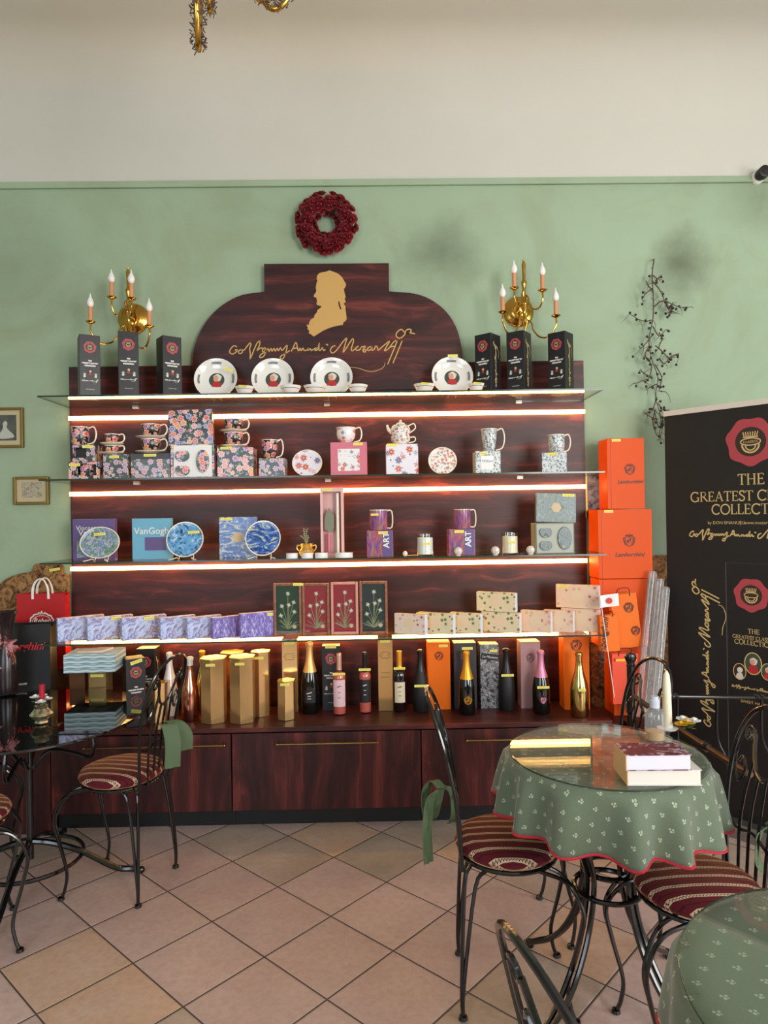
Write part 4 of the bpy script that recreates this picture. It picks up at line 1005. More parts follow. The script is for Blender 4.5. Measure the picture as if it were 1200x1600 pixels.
MB().box(0, 0, 0, w_, 0.035, h-0.002).build('raised_lid', FLBOX, b, loc=(cx-b.location.x, 0.035, H_+0.001), rot=(-0.04, -0.03, 0), bevel=0.001)
# 5
b = gbox('square bright flower box under the fourth cup stack', 339, 395, 699, -0.31, Z2, FLBOX, 0.11, tags=((-0.24, 0.93, 0.055, 0),), group='flower printed boxes on the second shelf')
cupstack(365, 22, 677, 656, 0, Z2+b['_h']+0.001, 15, 10, ('lower cream saucer on the square bright flower box', 'lower flowered cup on the square bright flower box', 'upper cream saucer over the square bright flower box', 'upper flowered cup over the square bright flower box'))
# 6
b = gbox('small pale flower box with a single flowered mug on it', 404, 445, 716, -0.31, Z2, FLMUT, 0.10, group='flower printed boxes on the second shelf')
cup('flowered_mug', 'flowered mug with wide lip on the small pale flower box', 408, 434, 688, -0.27, Z2+b['_h']+0.001, FLDARK, 'cup', 9, group=GC)
def plate(lab, px, py, rx, ry_, Y, zb, m, rimm=CREAM, rz=0.0, lean=0.22, tg=None, group=None, stand=False):
    R = ry_*K(Y); sx = rx/ry_
    c = at(px, py, Y)
    t = thing('display_plate', lab, 'plate', (c.x, Y, zb+0.0005), rz, group)
    Mx = Matrix.Rotation(PI/2-lean, 3, 'X'); z0 = R*math.cos(lean)+(0.012 if stand else 0.002)
    MB().lathe([(R*0.5, -0.010), (R*0.62, -0.010), (R, 0.0), (R*1.0, 0.0025), (R*0.95, 0.002), (0.001, -0.004)], 40, M=Mx, c=(0, 0, z0), sx=sx).build('plate_rim', rimm, t, smooth=True)
    MB().lathe([(R*0.945, 0.0012), (R*0.94, 0.0028), (R*0.6, -0.0020), (0.001, -0.0030)], 40, M=Mx, c=(0, 0, z0), sx=sx).build('plate_picture', m, t, smooth=True)
    if stand:
        for s in (-1, 1):
            MB().tube([(s*R*0.75, -0.055, 0.002), (s*R*0.5, -0.045, 0.006), (s*R*0.42, -0.016, 0.010), (s*R*0.40, 0.02, 0.004), (s*R*0.36, 0.028, 0.06)], 0.0022, 6, smooth=3).build('stand_leg', CREAM, t, smooth=True)
    if tg: price_tag(t, tg[0]*R, -0.020, z0+tg[1]*R, 0.055, 0.013, tg[2])
    return t
GP = 'decorative plates on the second shelf'
plate('white oval plate with large red and blue folk flowers', 480, 721, 23.5, 21.5, -0.24, Z2, FLBIG, group=GP, rz=0.0)
# 8
b = gbox('pink gift box with a white flowered square on its front', 516, 573, 691, -0.30, Z2, PINKCARD, 0.12, tags=((0.26, 0.90, 0.045, 0),), name='pink_gift_box', group=None)
W_, H_, D_ = wh(b)
MB().box(0.0, -D_/2-0.0006, H_*0.14, W_*0.60, 0.001, H_*0.66).build('flowered_label', FLWHITE, b)
MB().plate2d([disc_loop(0, H_*0.46, W_*0.10, 16)], -D_/2-0.0018, -D_/2-0.0012).build('round_label', WHITEP, b)
cup('flowered_cup', 'white cup with red folk flowers on the pink box', 525, 556, 669, -0.25, Z2+b['_h']+0.001, FLWHITE, 'cup', 10, cat='cup')
# 9
b = gbox('white box with large red and blue flowers below the teapot', 603, 653, 694, -0.30, Z2, FLBIG, 0.12, tags=((-0.30, 0.93, 0.05, 0),))
zt = Z2+b['_h']+0.001; Y = -0.25
cx, w_, h = boxspan(610, 641, 656, Y, zt)
t = thing('flowered_teapot', 'red dotted flower teapot sitting on its own cup on the white box', 'teapot', (cx, Y, zt))
R = w_/2
MB().lathe([(R*0.55, 0), (R*0.58, 0.002), (R*0.95, h*0.18), (R*0.98, h*0.34), (R*0.92, h*0.36)], 28).build('cup_base', FLRED, t, smooth=True)
MB().lathe([(R*0.86, h*0.365), (R*1.0, h*0.50), (R*1.0, h*0.62), (R*0.80, h*0.76), (R*0.45, h*0.82)], 28).build('pot_body', FLRED, t, smooth=True)
MB().lathe([(R*0.46, h*0.81), (R*0.40, h*0.86), (R*0.15, h*0.89), (R*0.10, h*0.92), (R*0.18, h*0.96), (R*0.10, h), (0.0005, h)], 20).build('pot_lid', CREAM, t, smooth=True)
MB().tube([(-R*0.85, 0, h*0.50), (-R*1.2, 0, h*0.62), (-R*1.35, 0, h*0.80)], R*0.24, 10, smooth=4, rend=R*0.11).build('spout', CREAM, t, smooth=True)
MB().tube([(R*0.8, 0, h*0.76), (R*1.35, 0, h*0.84), (R*1.5, 0, h*0.66), (R*0.95, 0, h*0.48)], 0.0032, 8, smooth=4).build('handle', CREAM, t, smooth=True)
MB().tube([(R*0.9, 0, h*0.30), (R*1.45, 0, h*0.30), (R*1.4, 0, h*0.14), (R*0.8, 0, h*0.08)], 0.0028, 8, smooth=4).build('cup_handle', CREAM, t, smooth=True)
plate('round white plate covered in small red flowers', 691.5, 718, 22.5, 22, -0.24, Z2, FLRED, group=GP)
b = gbox('small square pale leaf print box under the tall white mug', 743, 782, 705, -0.30, Z2, FLLACE, 0.10, tags=((-0.2, 0.84, 0.032, 0),), group='leaf print boxes on the second shelf')
W_, H_, D_ = wh(b); MB().box(-W_*0.04, -D_/2-0.0008, H_*0.18, W_*0.5, 0.001, H_*0.62).build('pale_label', WHITEP, b)
mb = MB(); add_text(mb, 'William', -W_*0.04, H_*0.5, -D_/2-0.0016, 0.018, shear=0.3); mb.build('lettering', GREYINK, b)
cup('leaf_print_mug', 'tall footed white mug with grey leaf print', 751, 777, 671, -0.25, Z2+b['_h']+0.001, FLLACE, 'tall', 12, cat='mug')
b = gbox('leaf print box with blue side under the short grey mug', 846, 895, 707, -0.31, Z2, FLLACE, 0.10, rz=-0.30, W=0.115, tags=((-0.05, 0.86, 0.045, 0),), group='leaf print boxes on the second shelf')
W_, H_, D_ = wh(b); MB().box(W_/2+0.0006, 0, 0.002, 0.001, D_-0.004, H_-0.004).build('blue_side', FLBLUE, b)
cup('leaf_print_mug', 'short rounded white mug with green leaf print near the right end', 856, 882, 680, -0.26, Z2+b['_h']+0.001, FLLACE, 'mug', 10, cat='mug')

# ---- third shelf
def bookbox(lab, x0, x1, yt, Yf, m, dep=0.035, name='plate_gift_box', rz=0.0, zb=Z3):
    return gbox(lab, x0, x1, yt, Yf, zb, m, dep, rz=rz, name=name, group='flat plate boxes on the third shelf')
b = bookbox('violet flat plate box at the left end of the third shelf', 113, 179, 811, -0.19, PURPP)
W_, H_, D_ = wh(b)
mb = MB(); add_text(mb, 'Vincent', -W_*0.18, H_*0.73, -D_/2-0.0008, 0.032); add_text(mb, 'VanGogh', 0, H_*0.60, -D_/2-0.0008, 0.040, bold=0.0006); mb.build('lettering', WHITEINK, b)
MB().box(0, -D_/2-0.0008, H_*0.06, W_*0.8, 0.001, H_*0.42).build('printed_picture', IRIS, b)
GPL = 'painted plates on small stands, third shelf'
plate('green and violet painted plate at the left end of the third shelf', 156, 847, 31, 25, -0.27, Z3, IRIS, group=GPL, stand=True, tg=(0.1, 0.45, -0.08))
b = bookbox('light blue flat plate box with pale lettering on the third shelf', 206, 267, 810, -0.22, BLUECARD)
W_, H_, D_ = wh(b)
mb = MB(); add_text(mb, 'VanGogh', 0, H_*0.62, -D_/2-0.0008, 0.046, bold=0.0006); mb.build('lettering', WHITEINK, b)
MB().box(W_*0.1, -D_/2-0.0008, H_*0.22, W_*0.55, 0.001, H_*0.32).build('printed_picture', PURPP, b)
plate('sky blue blossom plate beside the light blue box', 289, 841, 29, 28, -0.27, Z3, BLOSS, group=GPL, stand=True, tg=(0.55, 0.32, -0.06))
b = bookbox('blue and yellow swirl patterned flat box on the third shelf', 342, 401, 808, -0.19, SWIRL)
W_, H_, D_ = wh(b); price_tag(b, -W_*0.3, -D_/2-0.0016, H_*0.92, 0.06, 0.013)
MB().plate2d([disc_loop(0, H_*0.5, W_*0.15, 6)], -D_/2-0.001, -D_/2).build('hexagonal_label', MATB, b)
plate('deep blue plate with swirls beside the swirl patterned box', 411, 839, 27.5, 28, -0.27, Z3, SWIRL, group=GPL, stand=True)

# tealights, gold pot, tall pink set
for x0, x1, lab in ((447, 465, 'round white tealight box left of the gold pot'), (471, 489, 'white tealight box in front of the gold pot'), (492, 512, 'round white tealight box in front of the tall pink box'), (524, 551, 'wider white tealight box right of the tall pink box')):
    cx, w_, h = boxspan(x0, x1, 861, -0.31, Z3); h = 0.024
    t = thing('tealight_tin', lab, 'tealight', (cx, -0.31, Z3+0.0005), group='small white tealight tins')
    MB().lathe([(w_/2, 0), (w_/2, h*0.7), (w_/2*0.97, h*0.72)], 24).build('tin', WHITEP, t, smooth=True)
    MB().lathe([(w_/2*1.03, h*0.62), (w_/2*1.03, h), (w_/2*0.96, h*1.03), (0.001, h*1.03)], 24).build('tin_lid', CERAM, t, smooth=True)
c = at(479, 855, -0.25)
t = thing('gold_flower_pot', 'small shiny gold pot with a pale dried sprig', 'plant pot', (c.x, -0.25, Z3+0.0005))
MB().lathe([(0.018, 0), (0.024, 0.003), (0.036, 0.018), (0.038, 0.034), (0.028, 0.048), (0.024, 0.054), (0.034, 0.066), (0.031, 0.066), (0.022, 0.054), (0.001, 0.05)], 24).build('pot', GOLDFOIL, t, smooth=True)
for s in (-1, 1): MB().tube([(s*0.024, 0, 0.054), (s*0.044, 0, 0.060), (s*0.046, 0, 0.042), (s*0.036, 0, 0.030)], 0.0028, 6, smooth=4).build('pot_ear', GOLDFOIL, t, smooth=True)
random.seed(5); mb = MB()
for k2 in range(6):
    tip = Vector((random.uniform(-.03, .02), random.uniform(-.015, .015), random.uniform(0.10, 0.145)))
    P = cr([(0, 0, 0.055), (tip.x*0.3, tip.y*0.3, 0.085), tuple(tip)], 5); mb.tube(P, 0.0014, 5)
    for p in P[3:]:
        for _ in range(3): mb.tube([p, p+Vector((random.uniform(-.010, .010), random.uniform(-.008, .008), random.uniform(0.0, .010)))], 0.0018, 4, rend=0.0006)
mb.build('dried_sprig', EDELG, t)
cx, w_, h = boxspan(500, 536, 762, -0.24, Z3)
t = thing('brush_set_box', 'tall narrow pink box with window showing a grey brush set', 'box', (cx, -0.21, Z3+0.0005))
PINKL = mat('pale_pink_card', srgb(222, 176, 172), 0.45)
MB().plate2d([[(-w_/2, 0), (w_/2, 0), (w_/2, h), (-w_/2, h)], [(-w_/2+0.012, 0.015), (w_/2-0.012, 0.015), (w_/2-0.012, h-0.02), (-w_/2+0.012, h-0.02)]], -0.030, -0.027).build('box_front', PINKL, t)
mb = MB(); mb.box(-w_/2+0.002, 0, 0, 0.004, 0.054, h); mb.box(w_/2-0.002, 0, 0, 0.004, 0.054, h); mb.box(0, 0.026, 0, w_-0.008, 0.004, h); mb.box(0, 0, 0, w_-0.008, 0.05, 0.003); mb.box(0, 0, h-0.003, w_-0.008, 0.05, 0.003); mb.build('box_shell', PINKL, t)
GREYG = mat('grey_green_felt', srgb(126, 128, 112), 0.8)
MB().plate2d([[(-w_*0.34, h*0.40), (-w_*0.05, h*0.34), (w_*0.08, h*0.42), (w_*0.08, h*0.60), (-w_*0.15, h*0.71), (-w_*0.34, h*0.56)]], -0.016, -0.006).build('leaf_brush', GREYG, t)
MB().tube([(-w_*0.16, -0.010, h*0.05), (-w_*0.16, -0.010, h*0.33)], 0.009, 10).build('brush_handle', PINKCARD, t, smooth=True)
MB().tube([(w_*0.24, -0.010, h*0.05), (w_*0.24, -0.010, h*0.92)], 0.0085, 10).build('long_brush', CREAM, t, smooth=True)
price_tag(t, -w_*0.2, -0.0315, h-0.016, 0.05, 0.012)
for x0, x1, yt, ym, m0, m1, lab, lab2 in ((573, 614, 829, 797, 577, 605, 'purple meadow print box under the left straight mug', 'left straight purple meadow mug with a square handle'), (701, 742, 827, 796, 709, 735, 'purple meadow print box under the right straight mug', 'right straight purple meadow mug, near two glass candles')):
    b = gbox(lab, x0, x1, yt, -0.29, Z3, PURP, 0.10, tags=((-0.1 if x0 > 600 else 0.12, 0.86, 0.045, 0),), group='purple meadow print boxes')
    W_, H_, D_ = wh(b); MB().box(W_*0.28, -D_/2-0.0006, 0.002, W_*0.38, 0.001, H_-0.004).build('purple_stripe', PURPP, b)
    mb = MB(); add_text(mb, 'ART', 0, 0, 0, 0.040, bold=0.001); mb.build('lettering', WHITEINK, b, loc=(W_*0.34, -D_/2-0.0013, H_*0.62), rot=(0, -PI/2, 0))
    cup('meadow_mug', lab2, m0, m1, ym, -0.24, Z3+b['_h']+0.001, PURP, 'straight', 8, cat='mug', group='purple meadow mugs', tg=(-0.4, 0.72, 0) if x0 < 600 else None)
for x0, x1, yt, lab, wx in ((651, 677, 834, 'white candle in a glass between the two purple boxes', WHITEP), (784, 809, 832, 'cream candle in a glass right of the purple boxes', WAX)):
    cx, w_, h = boxspan(x0, x1, yt, -0.27, Z3)
    t = thing('glass_candle', lab, 'candle', (cx, -0.27, Z3+0.0005), group='candles in glasses on the third shelf')
    R = w_/2
    MB().lathe([(R*0.96, 0), (R, 0.003), (R, h), (R*0.95, h), (R*0.95, 0.006), (0.001, 0.006)], 28).build('glass', GLASS, t, smooth=True)
    MB().lathe([(R*0.93, 0.007), (R*0.93, h*0.82), (0.001, h*0.83)], 28).build('wax', wx, t, smooth=True)
    MB().tube([(0, 0, h*0.82), (0.001, 0, h*0.94)], 0.0012, 6).build('wick', BLACK, t)
    price_tag(t, 0.1*R, -R-0.002, h*0.5, 0.038, 0.011)
def crystal(px, lab):
    c = at(px, 858, -0.31)
    t = thing('crystal_ball_stopper', lab, 'ornament', (c.x, -0.31, Z3+0.0005), group='small glass ball ornaments')
    MB().ball((0, 0, 0.021), 0.021, 8).build('faceted_ball', mat('frosted_crystal', srgb(214, 206, 200), 0.15), t)
    MB().lathe([(0.012, 0), (0.012, 0.002), (0.001, 0.004)], 12).build('ball_foot', CREAM, t)
    return t
crystal(716, 'small glass ball in front of the right purple box'); crystal(774, 'small glass ball just left of the cream candle'); crystal(829, 'small glass ball beside the green open gift box')
def spoon(px, px2, lab, ang):
    a = at(px, 862, -0.32); b2 = at(px2, 862, -0.29)
    t = thing('gold_tealight_tag', lab, 'spoon', (a.x, -0.32, Z3+0.003), 0)
    d = Vector((b2.x-a.x, 0.03, 0.003))
    MB().tube([(0, 0, 0.001), d], 0.0022, 6).build('spoon_handle', GOLDFOIL, t, smooth=True)
    MB().ball((0, 0, 0.011), 0.012, 8, sz=1.1).build('spoon_bowl', CREAM, t, smooth=True)
    t.name = 'candle_snuffer'; t['category'] = 'candle snuffer'
spoon(633, 658, 'small gold handled snuffer left of the white glass candle', 0)
# green open set box, right
b = gbox('open green leaf gift box showing cups and a plate, right end of third shelf', 836, 897, 817, -0.30, Z3, GREYG, 0.09, tags=((0.2, 0.88, 0.055, 0),), group=None)
W_, H_, D_ = wh(b)
MB().box(0, -D_/2-0.002, 0.005, W_-0.012, 0.004, H_-0.010).build('pale_tray', mat('pale_tray', srgb(170, 172, 160), 0.6), b)
IRG = multi('green_leaf_print', [(0.35, srgb(40, 60, 60)), (0.47, srgb(110, 130, 110)), (0.55, srgb(70, 90, 130)), (0.66, srgb(150, 156, 120)), (0.8, srgb(50, 70, 60))], 34, 2.0, 0.35, (1, 1, 0.6))
for (cx, cz, r1, r2) in ((-W_*0.24, H_*0.70, 0.030, 0.026), (-W_*0.24, H_*0.28, 0.030, 0.026), (W_*0.24, H_*0.50, 0.034, 0.056)):
    L = [(cx+r1*math.cos(2*PI*i/20), cz+r2*math.sin(2*PI*i/20)) for i in range(20)]
    if r2 < 0.05: L = [(x, min(zz, cz+r2*0.7)) for x, zz in L]
    MB().plate2d([L], -D_/2-0.012, -D_/2-0.0042).build('tray_cup', IRG, b, bevel=0.003)
cx, w_, h = boxspan(837, 899, 770, -0.24, Z3+H_+0.002)
o = MB().box(0, 0, 0, w_, 0.03, h-0.002).build('raised_lid', IRG, b, loc=(cx-b.location.x, 0.03, H_+0.001), rot=(-0.05, 0.04, 0), bevel=0.001)
MB().plate2d([disc_loop(0, h*0.5, 0.026, 6)], -0.0165, -0.0155).build('hexagonal_label', MATB, o)
price_tag(o, w_*0.3, -0.017, h*0.88, 0.06, 0.014)

# ---- lowest shelf: soap boxes and pressed flower frames
random.seed(2)
def soap(lab, xl_, yt, m, rz, w_=0.155, h=0.105, zb=Z4, Yl=-0.30, tg=None, group=None, lab_round=None, xoff=0.0):
    """xl_ = pixel column of the near (left or right) bottom corner"""
    c = at(xl_, 995, Yl); d = 0.032
    t = thing('soap_box', lab, 'box', (c.x, Yl, zb+0.0005), rz, group)
    s = 1 if rz > 0 else -1
    MB().box(s*w_/2, d/2, 0, w_, d, h).build('box_body', m, t, bevel=0.001)
    mm = WHITEP if rz > 0 else mat('white_blue_card', srgb(214, 222, 236), 0.5)
    e = MB().box(s*w_/2, d/2, h, w_-0.002, d-0.002, 0.0008) if rz > 0 else MB().box(0.0005, d/2, 0.002, 0.001, d-0.002, h-0.004)
    e.build('pale_edge', mat('pale_lilac_card', srgb(222, 206, 222), 0.5) if rz > 0 else mm, t)
    if lab_round: MB().plate2d([disc_loop(s*w_*0.5, h*0.52, h*0.27, 20)], -0.0012, -0.0002).build('round_label', lab_round, t)
    if tg: price_tag(t, s*w_*tg[0], -0.002, h*0.84, 0.05, 0.014)
    return t
GL = 'lavender soap boxes on the lowest shelf'
lavs = [(90, LAV, 'lavender field soap box at the far left end of the lowest shelf', None), (137, LAV, 'lavender field soap box, second from the left on the lowest shelf', (0.62, 0)), (191, LAV, 'lavender field soap box with sprig, third from the left', (0.6, 0)),
        (251, LAV, 'lavender field soap box, fourth from the left', None), (293, LAV, 'narrow looking lavender box, fifth from the left', None), (333, LAV2, 'violet soap box next to the last lavender box, sixth from the left', None)]
for i, (xx, m, lab, tg) in enumerate(lavs):
    soap(lab, xx, 0, m, 0.62, w_=0.215 if i < 3 else 0.175, h=0.112-0.002*i, tg=tg, group=GL, Yl=-0.305)
soap('bright violet lavender box leaning beside the green edelweiss frame', 376, 0, LAV2, 0.50, w_=0.19, h=0.118, group=GL, Yl=-0.30, tg=(0.85, 0))
def edelweiss(lab, x0, x1, yt, yb, felt, fm, rz=0.0, tg=False):
    Y = -0.24
    cx, w_, h = boxspan(x0, x1, yt, Y, Z4)
    t = thing('pressed_flower_frame', lab, 'picture', (cx, Y+0.02, Z4+0.0005), rz, 'framed pressed flowers on the lowest shelf')
    fw = 0.013; mb = MB()
    for s in (-1, 1): mb.box(s*(w_/2-fw/2), 0, 0, fw, 0.018, h)
    for z_ in (0, h-fw): mb.box(0, 0, z_, w_-2*fw, 0.018, fw)
    mb.build('picture_frame', fm, t, bevel=0.003)
    MB().box(0, 0.002, fw*0.5, w_-fw, 0.006, h-fw).build('felt_backing', felt, t)
    st = MB(); fl = MB(); random.seed(int(x0))
    heads = [(0.02, 0.80), (0.22, 0.63), (-0.20, 0.56), (0.24, 0.45), (-0.24, 0.38), (0.05, 0.58)]
    for hx, hz in heads:
        X, Zh = hx*w_, hz*h
        st.ribbon([(p.x, p.y) for p in cr([(0.0, h*0.16, 0), (X*0.4, (Zh+h*0.16)*0.5, 0), (X, Zh, 0)], 4)], 0.0026, -0.0016)
        for q in range(8):
            a = 2*PI*q/8+hx*9; rr = 0.0145 if q % 2 else 0.0115
            fl.plate2d([[(X+0.003*math.cos(a+1.2), Zh+0.003*math.sin(a+1.2)), (X+0.003*math.cos(a-1.2), Zh+0.003*math.sin(a-1.2)), (X+rr*math.cos(a), Zh+rr*math.sin(a))]], -0.0040-0.0001*q, -0.0030)
    for q in range(16):
        a = PI*(0.1+0.8*random.random()); l = random.uniform(0.03, 0.06)
        st.ribbon([(0.0, h*0.12), (l*0.55*math.cos(a), h*0.12+l*0.6*math.sin(a)), (l*math.cos(a)*1.05, h*0.12+l*math.sin(a))], 0.0022, -0.0016-0.00005*q)
    st.build('pressed_stems', EDELG, t); fl.build('edelweiss_blooms', EDEL, t)
    MB().plate2d([disc_loop(w_*0.24, h*0.16, 0.010, 16)], -0.0030, -0.0012).build('round_sticker', MATB, t)
    MB().box(0, -0.0060, fw*0.5, w_-fw*1.2, 0.0012, h-fw).build('picture_glass', GLASS, t)
    if tg: price_tag(t, w_*0.4, -0.012, h-0.012, 0.05, 0.012)
edelweiss('pressed edelweiss on dark green in brown frame, with a price tag on top', 426, 470, 912, 981, GREENFELT, FRAMEW, tg=True)
edelweiss('pressed edelweiss on red felt in the darker brown frame', 471, 514, 912, 981, REDFELT, FRAMEW)
edelweiss('pressed edelweiss on red felt in the light pink frame', 516, 559, 910, 980, REDFELT, FRAMEP)
edelweiss('pressed edelweiss on slate felt, rightmost of the four flower frames', 561, 605, 909, 980, DKFELT, FRAMEW)
GS = 'flower print soap boxes on the lowest shelf'
MP = mat('pale_round_label', srgb(226, 200, 168), 0.6)
soap('pink blossom soap box directly right of the slate flower frame', 664, 0, FLPINK, -0.50, 0.165, 0.098, group=GS, lab_round=MP, Yl=-0.30)
soap('olive branch soap box, second from the left on the right half', 708, 0, FLOLIVE, -0.50, 0.19, 0.100, group=GS, lab_round=MP, Yl=-0.295, tg=(0.9, 0))
soap('olive branch soap box under the raised left end of the stack, third', 751, 0, FLOLIVE, -0.50, 0.16, 0.098, group=GS, lab_round=MP, Yl=-0.29)
soap('olive branch soap box carrying the box with green lemons', 812, 0, FLOLIVE, -0.50, 0.195, 0.098, group=GS, lab_round=MP, Yl=-0.29)
soap('olive and lemon soap box lying on top of another, middle right', 806, 0, FLOLIVE, -0.50, 0.20, 0.095, zb=Z4+0.1005, group=GS, lab_round=MP, Yl=-0.285)
soap('peach blossom soap box right of the stacked olive pair', 861, 0, FLPEACH, -0.50, 0.150, 0.105, group=GS, lab_round=MP, Yl=-0.300)
soap('peach blossom soap box leaning before the tall peach stack', 896, 0, FLPEACH, -0.50, 0.145, 0.105, group=GS, lab_round=MP, Yl=-0.30)
soap('peach soap box at the bottom of the rightmost stack', 937, 0, FLPEACH, -0.50, 0.185, 0.110, group=GS, lab_round=MP, Yl=-0.30)
soap('peach soap box with price tag on top of the rightmost stack', 937, 0, FLPEACH, -0.50, 0.21, 0.115, zb=Z4+0.1115, group=GS, lab_round=MP, Yl=-0.295, tg=(0.84, 0))

# ================================================================== BENCH GOODS
def base(px, py): return atz(px, py, BZ)
def bottle(lab, px, yb, yt, R, glass, foil, kind='champagne', foilfrac=0.36, label=None, crest=None, tg=None, rz=0.0, group=None, wine=None, neckband=None):
    p = base(px, yb-3); Y = min(p.y+R*0.6, -0.028-R)
    p = at(px, yb-3, Y); H = at(px, yt, Y).z-BZ
    t = thing('wine_bottle' if kind != 'champagne' else 'sparkling_wine_bottle', lab, 'bottle', (p.x, Y, BZ+0.0005), rz, group)
    if kind == 'champagne': pr = [(0.90, 0), (1, 0.02), (1, 0.33), (0.97, 0.42), (0.86, 0.52), (0.66, 0.62), (0.48, 0.70), (0.38, 0.78), (0.33, 0.86), (0.33, 0.96)]
    else: pr = [(0.92, 0), (1, 0.015), (1, 0.58), (0.96, 0.635), (0.74, 0.68), (0.42, 0.71), (0.35, 0.74), (0.35, 0.96)]
    def rad(f):
        for (a, b), (c, d) in zip(pr, pr[1:]):
            if b <= f <= d: return a+(c-a)*(f-b)/(d-b)
        return pr[-1][0]
    MB().lathe([(r*R, z*H) for r, z in pr]+[(0.001, H*0.965)], 28).build('bottle_body', glass, t, smooth=True)
    if wine:
        MB().lathe([(0.001, H*0.02)]+[(r*R*0.90, z*H) for r, z in pr if 0.01 < z < 0.70]+[(0.001, H*0.70)], 24).build('wine', wine, t, smooth=True)
    fz = 1-foilfrac
    fp = [(rad(fz+(0.955-fz)*i/8)*R+0.0008, (fz+(0.955-fz)*i/8)*H) for i in range(9)]
    if kind == 'champagne': fp += [(R*0.40, H*0.935), (R*0.43, H*0.955), (R*0.40, H*0.985), (R*0.25, H), (0.001, H)]
    else: fp += [(R*0.37, H*0.99), (R*0.30, H), (0.001, H)]
    MB().lathe(fp, 24).build('neck_foil', foil, t, smooth=True)
    if label:
        lm, z0, z1, ang = label
        n = 14; vs = []; fs = []
        for i in range(n+1):
            a = -PI/2-ang/2+ang*i/n
            for z in (z0, z1): vs.append(((R+0.0008)*math.cos(a), (R+0.0008)*math.sin(a), z*H))
        for i in range(n): fs.append((2*i, 2*i+2, 2*i+3, 2*i+1))
        mb = MB(); mb.add(vs, fs); l = mb.build('paper_label', lm, t, fixn=False)
        mb = MB(); ink = WHITEINK if lm in (BLACKCARD, BLACKPAPER) else DARKINK
        for q, (u, hh) in enumerate(((0.8, 0.03), (0.5, 0.02), (0.6, 0.02))):
            zz = (z0+(z1-z0)*(0.74-0.2*q))*H
            mb.ribbon([(-R*0.35*u, zz), (R*0.35*u, zz+(0.006 if q == 0 else 0))], hh*0.13, -R*1.03)
        mb.build('label_lettering', ink, l)
    if crest:
        cm, cf, zf, hh = crest
        shield(t, 0, zf*H, -R*1.02, hh, cm, cf)
    if neckband:
        MB().lathe([(R*0.62, H*0.60), (R*0.66, H*0.58), (R*0.80, H*0.555)], 24).build('neck_band', neckband, t, smooth=True)
    if tg:
        zf, w_ = tg
        price_tag(t, 0, -rad(zf)*R-0.003, zf*H, w_, 0.012)
    return t
DKWINE = mat('dark_burgundy_bottle', srgb(26, 12, 16), 0.06, coat=0.6)
ROSEW = mat('rose_wine', srgb(206, 96, 84), 0.15, coat=0.4)
CLEARW = mat('pale_green_wine', srgb(66, 62, 40), 0.08, coat=0.6)
PINKFOIL = mat('pink_foil', srgb(206, 130, 160), 0.35, 0.4)
WHITEFOIL = mat('white_foil', srgb(216, 212, 208), 0.35, 0.2)
ROSEGOLD = mat('rose_gold_metal', srgb(216, 150, 128), 0.15, 1.0)
GOLDMET = mat('bright_gold_metal', srgb(214, 186, 118), 0.14, 1.0)
YFOIL = mat('yellow_gold_foil', srgb(226, 160, 48), 0.35, 0.6)
BLKFOIL = mat('black_foil', srgb(24, 22, 24), 0.3, 0.3)
# left end
classics_box('front black gift box with red seal and hanging price tag, left end of bench', 186, 221, 1030, base(200, 1136).y-0.005, BZ, 0.55, W=0.090, tagat=(0.05, 0.93, -0.25))
classics_box('black gift box with red seal behind the other one at the left of the bench', 209, 245, 1014, -0.13, BZ, 0.0, W=0.094)
def hexbox(lab, x0, x1, yt, yb, m=GOLDCARD, rz=0.0, tg=True, lid=True, W=None):
    c = base((x0+x1)/2, yb); Y = min(c.y+0.045, -0.110)
    cx, w_, h = boxspan(x0, x1, yt, Y, BZ); R = w_/2/math.cos(PI/6)*0.96
    t = thing('gold_hexagonal_box', lab, 'box', (cx, Y, BZ+0.0005), rz, 'mirror gold hexagonal boxes on the bench')
    R6 = [(R*math.cos(PI/6+i*PI/3), R*math.sin(PI/6+i*PI/3)) for i in range(6)]
    vs = [(x, y, 0) for x, y in R6]+[(x, y, h-0.004) for x, y in R6]
    mb = MB(); mb.add(vs, [tuple(range(6))[::-1], tuple(range(6, 12))]+[(i, (i+1) % 6, (i+1) % 6+6, i+6) for i in range(6)])
    mb.build('box_body', m, t, bevel=0.002)
    vs = [(x*1.04, y*1.04, h-0.0035) for x, y in R6]+[(x*1.04, y*1.04, h) for x, y in R6]
    mb = MB(); mb.add(vs, [tuple(range(6))[::-1], tuple(range(6, 12))]+[(i, (i+1) % 6, (i+1) % 6+6, i+6) for i in range(6)])
    mb.build('lid_flap', GOLDFOIL, t)
    if tg:
        a = PI*1.5; price_tag(t, 0, -R*1.0-0.002 if rz else -R-0.002, h*0.90, 0.045, 0.012)
    return t
hexbox('small mirror gold hexagonal box left of the white-capped bottle', 233, 260, 1066, 1131, tg=False)
hexbox('mirror gold hexagonal box just right of the chair back', 315, 352, 1027, 1131)
hexbox('mirror gold hexagonal box at the very back between two others', 346, 380, 1018, 1110, tg=False)
hexbox('mirror gold hexagonal box, frontmost of the tall ones', 360, 397, 1025, 1131)
hexbox('mirror gold hexagonal box right of the tall ones, behind', 393, 421, 1017, 1121)
hexbox('smallest mirror gold hexagonal box in front of the green prosecco bottle', 434, 460, 1062, 1127)
